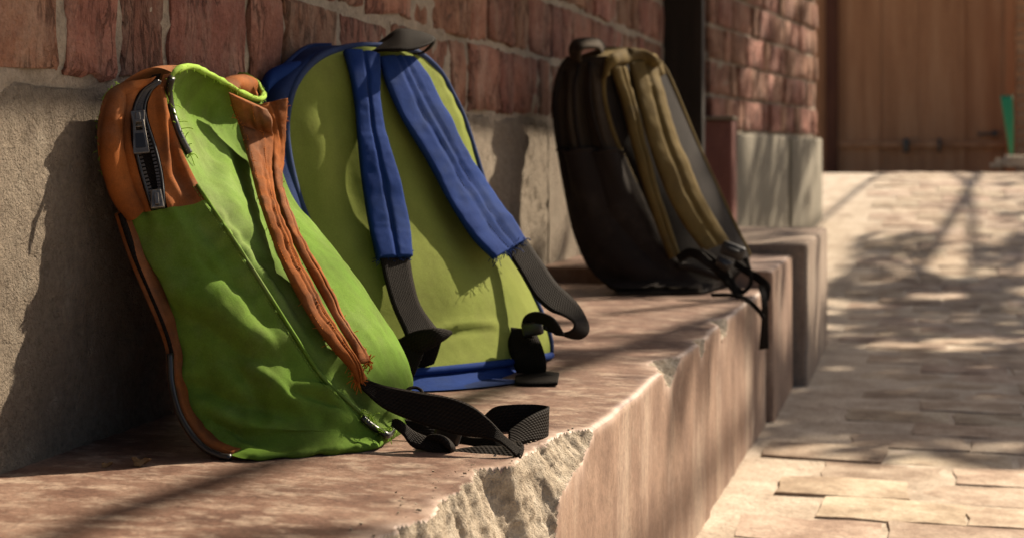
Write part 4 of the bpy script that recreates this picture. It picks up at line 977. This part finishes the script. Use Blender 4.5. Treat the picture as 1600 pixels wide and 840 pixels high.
stitches('stitching', mid_line(L_, R_, .5, .0035), MT['thread_blue'], s1); stitches('stitching', mid_line(L3, R3, .42, .0045), MT['thread_blue'], s2); stitches('stitching', mid_line(L3, R3, .62, .0045), MT['thread_blue'], s2)
for (E0, E1, sd, own) in ((L_, R_, 31, s1), (L3, R3, 32, s2)):
    e = cat([E0[-1], E1[-1]], 20); V, f, u = threads(e, 60, .010, .0005, sd, 1.0); tag(mesh_obj('frayed_threads', V, f, MT['blue'], own), kind='stuff')
# black webbing tails
w_L = [(594, 402), (602, 440), (614, 480), (632, 520), (640, 545)]; w_R = [(640, 404), (646, 440), (656, 475), (676, 505), (690, 520)]
ribbon('webbing_strap', onto(bvb, w_L, .016, 1.85), onto(bvb, w_R, .016, 1.85), MT['web'], bb, th=.0022, n=60, nu=7)
ribbon('webbing_strap', [UY(622, 530, 1.815), UY(613, 552, 1.80), UY(612, 580, 1.79), UY(618, 612, 1.785)], [UY(676, 512, 1.83), UY(664, 545, 1.815), UY(650, 580, 1.80), UY(637, 612, 1.79)], MT['web'], bb, th=.003, n=40, nu=7)
ribbon('webbing_strap', [UY(622, 530, 1.815), UY(645, 518, 1.81), UY(672, 512, 1.81), UY(690, 513, 1.82), UY(700, 516, 1.83)], [UY(650, 556, 1.815), UY(668, 548, 1.81), UY(684, 538, 1.81), UY(696, 530, 1.82), UY(703, 524, 1.83)], MT['web'], bb, th=.004, puff=.004, n=40, nu=7)
ribbon('webbing_strap', [UY(640, 548, 1.83), UY(645, 565, 1.83), UY(650, 578, 1.83)], [UY(692, 525, 1.84), UY(685, 550, 1.84), UY(678, 568, 1.84)], MT['web'], bb, th=.003, n=20, nu=5)
c_L = [UY(790, 392, 2.06), UY(812, 425, 2.05), UY(834, 462, 2.04), UY(858, 484, 2.02), UY(878, 492, 2.01), UY(893, 500, 2.00), UY(897, 508, 1.99), UY(890, 517, 1.985), UY(870, 520, 1.985), UY(845, 512, 2.0)]
c_R = [UY(822, 374, 2.10), UY(846, 408, 2.09), UY(868, 440, 2.08), UY(893, 464, 2.06), UY(908, 482, 2.05), UY(919, 505, 2.03), UY(919, 520, 2.01), UY(906, 529, 2.0), UY(882, 524, 2.0), UY(855, 503, 2.02)]
ribbon('webbing_strap', c_L, c_R, MT['web'], bb, th=.0024, n=100, nu=7)
k_L = [UY(882, 524, 1.965), UY(868, 500, 1.965), UY(852, 490, 1.970), UY(835, 487, 1.980), UY(822, 492, 1.990), UY(816, 505, 1.990), UY(818, 520, 1.990)]
k_R = [UY(868, 522, 1.970), UY(858, 512, 1.970), UY(846, 505, 1.980), UY(836, 505, 1.990), UY(830, 511, 2.000), UY(828, 520, 2.000), UY(832, 528, 2.000)]
ribbon('webbing_strap', k_L, k_R, MT['web'], bb, th=.004, puff=.003, n=50, nu=7)
ribbon('webbing_strap', [UY(796, 512, 2.02), UY(793, 535, 2.0), UY(800, 562, 1.985), UY(807, 582, 1.985), UY(806, 598, 1.985)], [UY(836, 518, 2.02), UY(847, 540, 2.0), UY(853, 562, 1.985), UY(853, 580, 1.985), UY(850, 594, 1.99)], MT['web'], bb, th=.004, puff=.003, n=40, nu=7)
ribbon('webbing_strap', [UY(806, 584, 1.99), UY(826, 583, 1.99), UY(850, 581, 1.99), UY(874, 583, 1.99)], [flat(805, 599, .303), flat(826, 600, .303), flat(850, 600, .303), flat(871, 599, .304)], MT['web'], bb, th=.003, n=30, nu=5)
V, f = box_data(UY(832, 513, 1.99), (.03, .012, .02), Matrix.Rotation(-.2, 3, 'Y'), .004); mesh_obj('buckle', V, f, MT['plastic'], bb)
# black top handle
h_n = [UY(578, 81, 1.965), UY(600, 80, 1.955), UY(625, 80, 1.955), UY(648, 77, 1.97), UY(668, 70, 1.995), UY(676, 66, 2.02), UY(668, 76, 2.045), UY(655, 84, 2.05), UY(630, 83, 2.03), UY(598, 82, 2.0)]
h_f = [UY(586, 72, 2.02), UY(604, 58, 2.02), UY(624, 46, 2.02), UY(650, 49, 2.04), UY(670, 55, 2.06), UY(679, 61, 2.07), UY(676, 70, 2.08), UY(664, 80, 2.08), UY(640, 80, 2.06), UY(606, 78, 2.03)]
ribbon('handle', h_n, h_f, MT['web'], bb, th=.003, n=80, nu=9); bb.children[-1]['label'] = 'black webbing carry handle at the top'

# ================================================================== dark backpack
db = thing('backpack', 'black and brown backpack with padded khaki straps, farthest along the bench', 'backpack', (0.25, 3.25, BZ), 'backpacks on the bench')
yl, yr = 3.20, 3.44
def LD(bl, br, fl, b):
    d = {'bl': UY(bl[0], bl[1], yl), 'br': UY(br[0], br[1], yr), 'fl': UY(fl[0], fl[1], fl[2]), 'b': b}
    d['fr'] = d['br'] + (d['fl'] - d['bl']) * A(.95, .3, .6); d['fr'][0] = max(d['fr'][0], .015); d['fl'][0] = max(d['fl'][0], .014); return d
lvd = [
    {'bl': UB(1098, 458, .3025), 'br': UB(1155, 440, .3025), 'fl': UB(968, 460, .3025), 'fr': UB(1050, 436, .3025), 'b': (.008, .006, .006, .004)},
    LD((1092, 446), (1168, 420), (940, 440, 3.16), (.02, .01, .01, .015)),
    LD((1066, 422), (1170, 398), (918, 405, 3.17), (.028, .012, .012, .025)),
    LD((1030, 370), (1148, 352), (900, 360, 3.18), (.03, .014, .014, .03)),
    LD((1003, 310), (1122, 296), (888, 305, 3.19), (.03, .014, .014, .03)),
    LD((978, 255), (1094, 236), (878, 250, 3.20), (.026, .012, .012, .028)),
    LD((956, 200), (1072, 184), (870, 195, 3.20), (.02, .012, .01, .024)),
    LD((944, 150), (1053, 138), (869, 145, 3.20), (.012, .01, .008, .018)),
    LD((945, 112), (1036, 104), (878, 108, 3.21), (.006, .008, .004, .012)),
    LD((956, 88), (1014, 84), (892, 90, 3.22), (.002, .004, .002, .006))]
dc, dg = loft(lvd, 110, 70, 50)
dg['near'] = crease(dg['near'], [([(893, 120), (896, 200), (925, 330)], 8, .018), ([(910, 110), (916, 200), (950, 320)], 8, -.02), ([(926, 110), (938, 200), (970, 300)], 7, .015), ([(880, 120), (882, 200), (895, 300)], 5, -.016),
    ([(900, 320), (960, 400), (1020, 440)], 16, .010), ([(950, 330), (1000, 390), (1050, 430)], 12, -.010)])
dg['near'] = dg['near'] + gnormal(dg['near']) * (.004 * fbm(dg['near'], 9, 4))[..., None]
grid_obj('back_panel', dg['back'], MT['mesh_grey'], db); grid_obj('side_panel', dg['near'], MT['brown'], db); grid_obj('side_panel', dg['far'], MT['brown'], db)
grid_obj('front_panel', dg['front'], MT['black_cloth'], db)
tp = coons(dg['back'][-1], dg['front'][-1][::-1], dg['near'][-1][::-1], dg['far'][-1], 14); tp[..., 2] += .02 * np.sin(np.linspace(0, math.pi, 14))[:, None] * np.sin(np.linspace(0, math.pi, tp.shape[1]))[None]
grid_obj('top_panel', tp, MT['khaki'], db)
grid_obj('bottom_panel', coons(dg['back'][0], dg['front'][0][::-1], dg['near'][0][::-1], dg['far'][0], 8)[:, ::-1], MT['black_cloth'], db)
k0 = int(np.searchsorted(np.linspace(0, len(lvd) - 1, 110), 5.35))
pkt = dg['near'][2:k0] + gnormal(dg['near'])[2:k0] * .008; pkt = pkt + gnormal(pkt) * (.012 * np.sin(np.linspace(0, math.pi, pkt.shape[1]))[None, :, None] * np.linspace(.2, 1, pkt.shape[0])[:, None, None])
sp_ = grid_obj('side_pocket', pkt, MT['black_cloth'], db); sp_['label'] = 'black side pocket on the lower half'
tube('hem', pkt[-1], .004, MT['black_cloth'], sp_, 6)
tube('piping', cat(np.vstack([dc['bl'][20:], dc['br'][20:][::-1]])[::4], 160), .0055, MT['khaki'], db, 8)
tube('piping', cat(dc['fl'][20:][::4], 60), .008, MT['black_cloth'], db, 8)
bvd = bvh_of([dg['back'], dg['near'], tp])
yoke_a = onto(bvd, cat([(940, 125), (945, 98), (958, 82), (985, 76), (1010, 80), (1028, 96), (1036, 118)], 30), .010, 3.3); yoke_b = onto(bvd, cat([(952, 118), (955, 108), (965, 102), (988, 98), (1006, 98), (1020, 106), (1028, 122)], 30), .014, 3.3)
ribbon('yoke', yoke_a, yoke_b, MT['khaki'], db, th=.006, puff=.010, nu=11)
def dstrap(Lp, Rp, off, seams, puff=.012):
    L_, R_ = onto(bvd, Lp, off, 3.3), onto(bvd, Rp, off, 3.3); o = ribbon('strap', L_, R_, MT['khaki'], db, th=.008, puff=puff, nu=15, seams=seams, n=80, seamd=.009, wr=.004, wsc=22, sgn=-1); return L_, R_, o
dstrap([(956, 106), (972, 160), (988, 225), (1006, 290), (1026, 352), (1046, 404)], [(976, 106), (992, 160), (1008, 225), (1026, 290), (1046, 350), (1062, 400)], [.010, .02, .025, .03, .03, .02], (.5,), .008)
L_, R_, so_ = dstrap([(984, 100), (996, 150), (1012, 215), (1036, 285), (1066, 345), (1100, 392)], [(1022, 98), (1034, 140), (1052, 200), (1078, 265), (1106, 325), (1136, 378)], [.014, .028, .036, .04, .04, .03], (.52,), .009)
so_['label'] = 'thick padded khaki strap with a centre seam'
# rolled handle on top
hA = [UY(893, 92, 3.20), UY(890, 76, 3.18), UY(898, 64, 3.19), UY(915, 61, 3.22), UY(936, 63, 3.26), UY(946, 76, 3.30), UY(944, 90, 3.30)]
hB = [UY(908, 97, 3.18), UY(906, 84, 3.14), UY(912, 76, 3.14), UY(924, 74, 3.16), UY(934, 76, 3.19), UY(938, 86, 3.23), UY(936, 96, 3.24)]
ribbon('handle', hA, hB, MT['brown'], db, th=.006, puff=.006, n=50, nu=11, sgn=-1)
tube('zip_line', onto(bvd, cat([(905, 100), (898, 140), (900, 190), (908, 235)], 40), .004, 3.2), .004, MT['black_cloth'], db, 6)
tube('zip_line', onto(bvd, cat([(922, 98), (922, 150), (932, 200), (944, 235)], 40), .004, 3.2), .004, MT['black_cloth'], db, 6)
# buckles and webbing at the strap ends
def dw(name, a, b, **k): ribbon(name, [UY(*p) for p in a], [UY(*p) for p in b], MT['web'], db, th=.003, nu=5, n=50, **k)
dw('webbing_strap', [(1098, 388, 3.17), (1120, 404, 3.16), (1140, 424, 3.15), (1152, 446, 3.12), (1160, 462, 3.1)], [(1082, 398, 3.16), (1104, 414, 3.15), (1124, 434, 3.14), (1140, 452, 3.11), (1150, 468, 3.1)])
dw('webbing_strap', [(1152, 446, 3.12), (1162, 452, 3.12), (1170, 440, 3.13), (1168, 420, 3.15), (1160, 405, 3.18)], [(1146, 452, 3.12), (1160, 460, 3.12), (1176, 444, 3.13), (1174, 420, 3.15), (1168, 402, 3.18)])
dw('webbing_strap', [(1150, 405, 3.22), (1172, 420, 3.20), (1192, 432, 3.16), (1204, 446, 3.12), (1202, 468, 3.10)], [(1146, 416, 3.21), (1166, 430, 3.19), (1184, 442, 3.15), (1192, 454, 3.11), (1194, 470, 3.10)])
dw('hanging_strap', [(1184, 446, 3.13), (1190, 470, 3.04), (1190, 505, 3.04), (1186, 546, 3.03)], [(1194, 446, 3.13), (1199, 470, 3.05), (1200, 505, 3.05), (1201, 544, 3.04)])
dw('webbing_strap', [(1110, 458, 3.10), (1140, 458, 3.08), (1165, 463, 3.06), (1186, 480, 3.035), (1196, 495, 3.03)], [(1112, 463, 3.09), (1140, 463, 3.07), (1163, 469, 3.05), (1182, 486, 3.03), (1192, 500, 3.025)])
dw('webbing_strap', [(1056, 400, 3.13), (1075, 388, 3.13), (1095, 392, 3.12), (1110, 405, 3.12), (1126, 415, 3.12)], [(1062, 412, 3.12), (1078, 402, 3.12), (1092, 408, 3.11), (1106, 418, 3.11), (1122, 428, 3.11)])
for (px, py, y_, sx, sz, an) in ((1145, 392, 3.14, .05, .03, .35), (1130, 412, 3.12, .035, .022, .5)):
    V, f = box_data(UY(px, py, y_), (sx, .016, sz), Matrix.Rotation(an, 3, 'Y'), .005); bk = mesh_obj('buckle', V, f, MT['plastic'], db)
    V, f = box_data(UY(px, py, y_ - .012), (sx * .55, .01, sz * .35), Matrix.Rotation(an, 3, 'Y'), .003); mesh_obj('bar', V, f, MT['plastic'], bk)
ribbon('grey_tab', onto(bvd, [(1056, 408), (1080, 412), (1110, 422), (1128, 428)], .012, 3.15), onto(bvd, [(1058, 420), (1082, 424), (1108, 432), (1124, 438)], .012, 3.15), MT['mesh_grey'], db, th=.004, puff=.006, n=30)

# ------------------------------------------------------------------ small litter on the bench
for k, (px, py, s, lab) in enumerate(((219, 724, .007, 'tiny curled dry leaf scrap in the shadow left of the green backpack'), (166, 727, .004, 'tiny dark crumb in the shadow near the wall foot'))):
    c = UB(px, py, BZ + .002); th = np.linspace(0, 2 * math.pi, 10, endpoint=False)
    ring = np.stack([np.cos(th) * s * 1.4, np.sin(th) * s * .8, .5 * s * np.cos(2 * th) + .4 * s], -1) * (1 + .3 * np.sin(3 * th + k))[:, None]
    V = np.vstack([ring, ring * .5 + [0, 0, s * .5], ring + [0, 0, -.001], ring * .5 + [0, 0, s * .5 - .001]]) + c
    f = [(i, (i + 1) % 10, 10 + (i + 1) % 10, 10 + i) for i in range(10)] + [tuple(range(10, 20))] + [(20 + i, 30 + i, 30 + (i + 1) % 10, 20 + (i + 1) % 10) for i in range(10)] + [(i, 20 + i, 20 + (i + 1) % 10, (i + 1) % 10) for i in range(10)]
    tag(mesh_obj('leaf_scrap', V, f, MT['dryleaf'], None, False, loc=c), lab, 'leaf scrap')
#@@TREE
# ------------------------------------------------------------------ courtyard tree, out of the picture on the sunny side; it throws the dappled shade
MT['leaf'] = fabric('tree_leaf', (0.045, 0.085, 0.018, 1), (0.075, 0.12, 0.028, 1), (0.09, 0.11, 0.03, 1), 0.25)
MT['bark'] = solid_noise('bark', [(0.3, (0.07, 0.05, 0.035)), (0.7, (0.15, 0.11, 0.08))], 8, (1, 1, .2), 0.95)
tr = thing('tree', 'leafy tree growing in the courtyard outside the picture, casting dappled shade', 'tree', (4.8, 9.4, 0.3))
tt = np.random.default_rng(21)
T0 = 6.2                                             # metres from the shaded surfaces up to the crown, along the sun's rays
pts = []
def shade(n, x0, x1, y0, y1, z, thr, sc=2.2, seed=0, dt=0.7, sx=1.0, sy=1.0):
    """leaf positions whose shade falls in the given patch; twigs are bunched, with gaps between the bunches"""
    k = 0
    while k < n:
        q = A(tt.uniform(x0, x1), tt.uniform(y0, y1), z if np.isscalar(z) else tt.uniform(*z)); k += 1
        if fbm(q * A(sx, sy, 1), sc, seed, 3) > thr: continue
        pts.append(q + SUN * (T0 + tt.uniform(-dt, dt)))
shade(3600, 0.50, 1.9, 3.30, 6.5, 0.05, 0.26, 2.0, 3, sx=1.0, sy=2.6)       # deep shade on the paving
shade(1000, 1.22, 2.4, 6.4, 10.4, 0.35, 0.02, 2.6, 5)
shade(420, 0.55, 1.3, 6.2, 7.3, 0.15, -0.02, 3.0, 15)
shade(1000, 0.06, 0.42, 5.3, 7.25, (0.20, 1.25), 0.16, 3.2, 19)                             # broken shade towards the gate
shade(240, 0.0, 0.56, 2.15, 2.62, 0.30, 0.15, 5.0, 7, sy=1.6)                 # across the bench behind the olive bag
shade(1300, 0.56, 1.9, 3.0, 4.7, 0.0, 0.36, 2.0, 23, sy=2.6)
shade(420, 0.0, 0.62, 3.2, 4.9, (0.3, 0.5), 0.10, 4.0, 9)                     # around the dark backpack
shade(1500, 1.6, 4.2, 3.0, 9.0, 0.05, 0.25, 1.2, 11, dt=1.2)                  # rest of the crown
pts = np.array(pts); n = len(pts)
ax = nrm(tt.normal(0, 1, (n, 3))); bx = nrm(np.cross(ax, nrm(tt.normal(0, 1, (n, 3))))); cx = np.cross(ax, bx)
ln = tt.uniform(.05, .09, n)[:, None]; wd = ln * .42
V = np.stack([pts - ax * ln, pts + bx * wd + cx * ln * .12, pts + ax * ln, pts - bx * wd + cx * ln * .12], 1).reshape(-1, 3)
f = []
for i in range(n): f += [(4 * i, 4 * i + 1, 4 * i + 2), (4 * i, 4 * i + 2, 4 * i + 3)]
cr_ = mesh_obj('crown', V, f, MT['leaf'], tr, False); cr_['kind'] = 'stuff'
tube('trunk', cat([(4.8, 9.4, .1), (4.75, 9.35, 1.2), (4.6, 9.2, 2.4), (4.4, 9.1, 3.3)], 24), np.linspace(.17, .11, 24), MT['bark'], tr, 12)
for e in ((3.4, 7.9, 4.1), (3.8, 9.9, 4.3), (5.0, 10.5, 4.4), (3.4, 11.2, 4.1), (5.6, 8.8, 4.3), (2.9, 6.6, 4.0)):
    m = (A(4.4, 9.1, 3.3) + A(*e)) / 2 + A(0, 0, .15)
    tube('limb', cat([(4.4, 9.1, 3.2), m, e], 20), np.linspace(.08, .015, 20), MT['bark'], tr, 8)
# a long bare branch reaching over the bench: the soft bars of shade on the near bench and far paving
for a, b, r in ((UB(120, 838, BZ), UB(330, 760, BZ), .028), (UB(420, 836, BZ), UB(760, 800, BZ), .022)):
    P_ = cat([a + SUN * (T0 - 1.2) - (b - a) * 1.0, (a + b) / 2 + SUN * (T0 - 1.2) + A(0, 0, .03), b + SUN * (T0 - 1.2) + (b - a) * .8, A(3.4, 7.9, 4.1)], 40)
    tube('limb', P_, np.linspace(r * .6, r, 40), MT['bark'], tr, 8)
for a, b, r in ((UB(1300, 270, .36), UB(1420, 300, .33), .02), (UB(1310, 325, .3), UB(1480, 268, .36), .025)):
    P_ = cat([a + SUN * T0 - (b - a) * .5, (a + b) / 2 + SUN * T0, b + SUN * T0 + (b - a) * .5, A(3.8, 9.9, 4.3)], 30); tube('limb', P_, np.linspace(r * .6, r, 30), MT['bark'], tr, 8)
#@@END
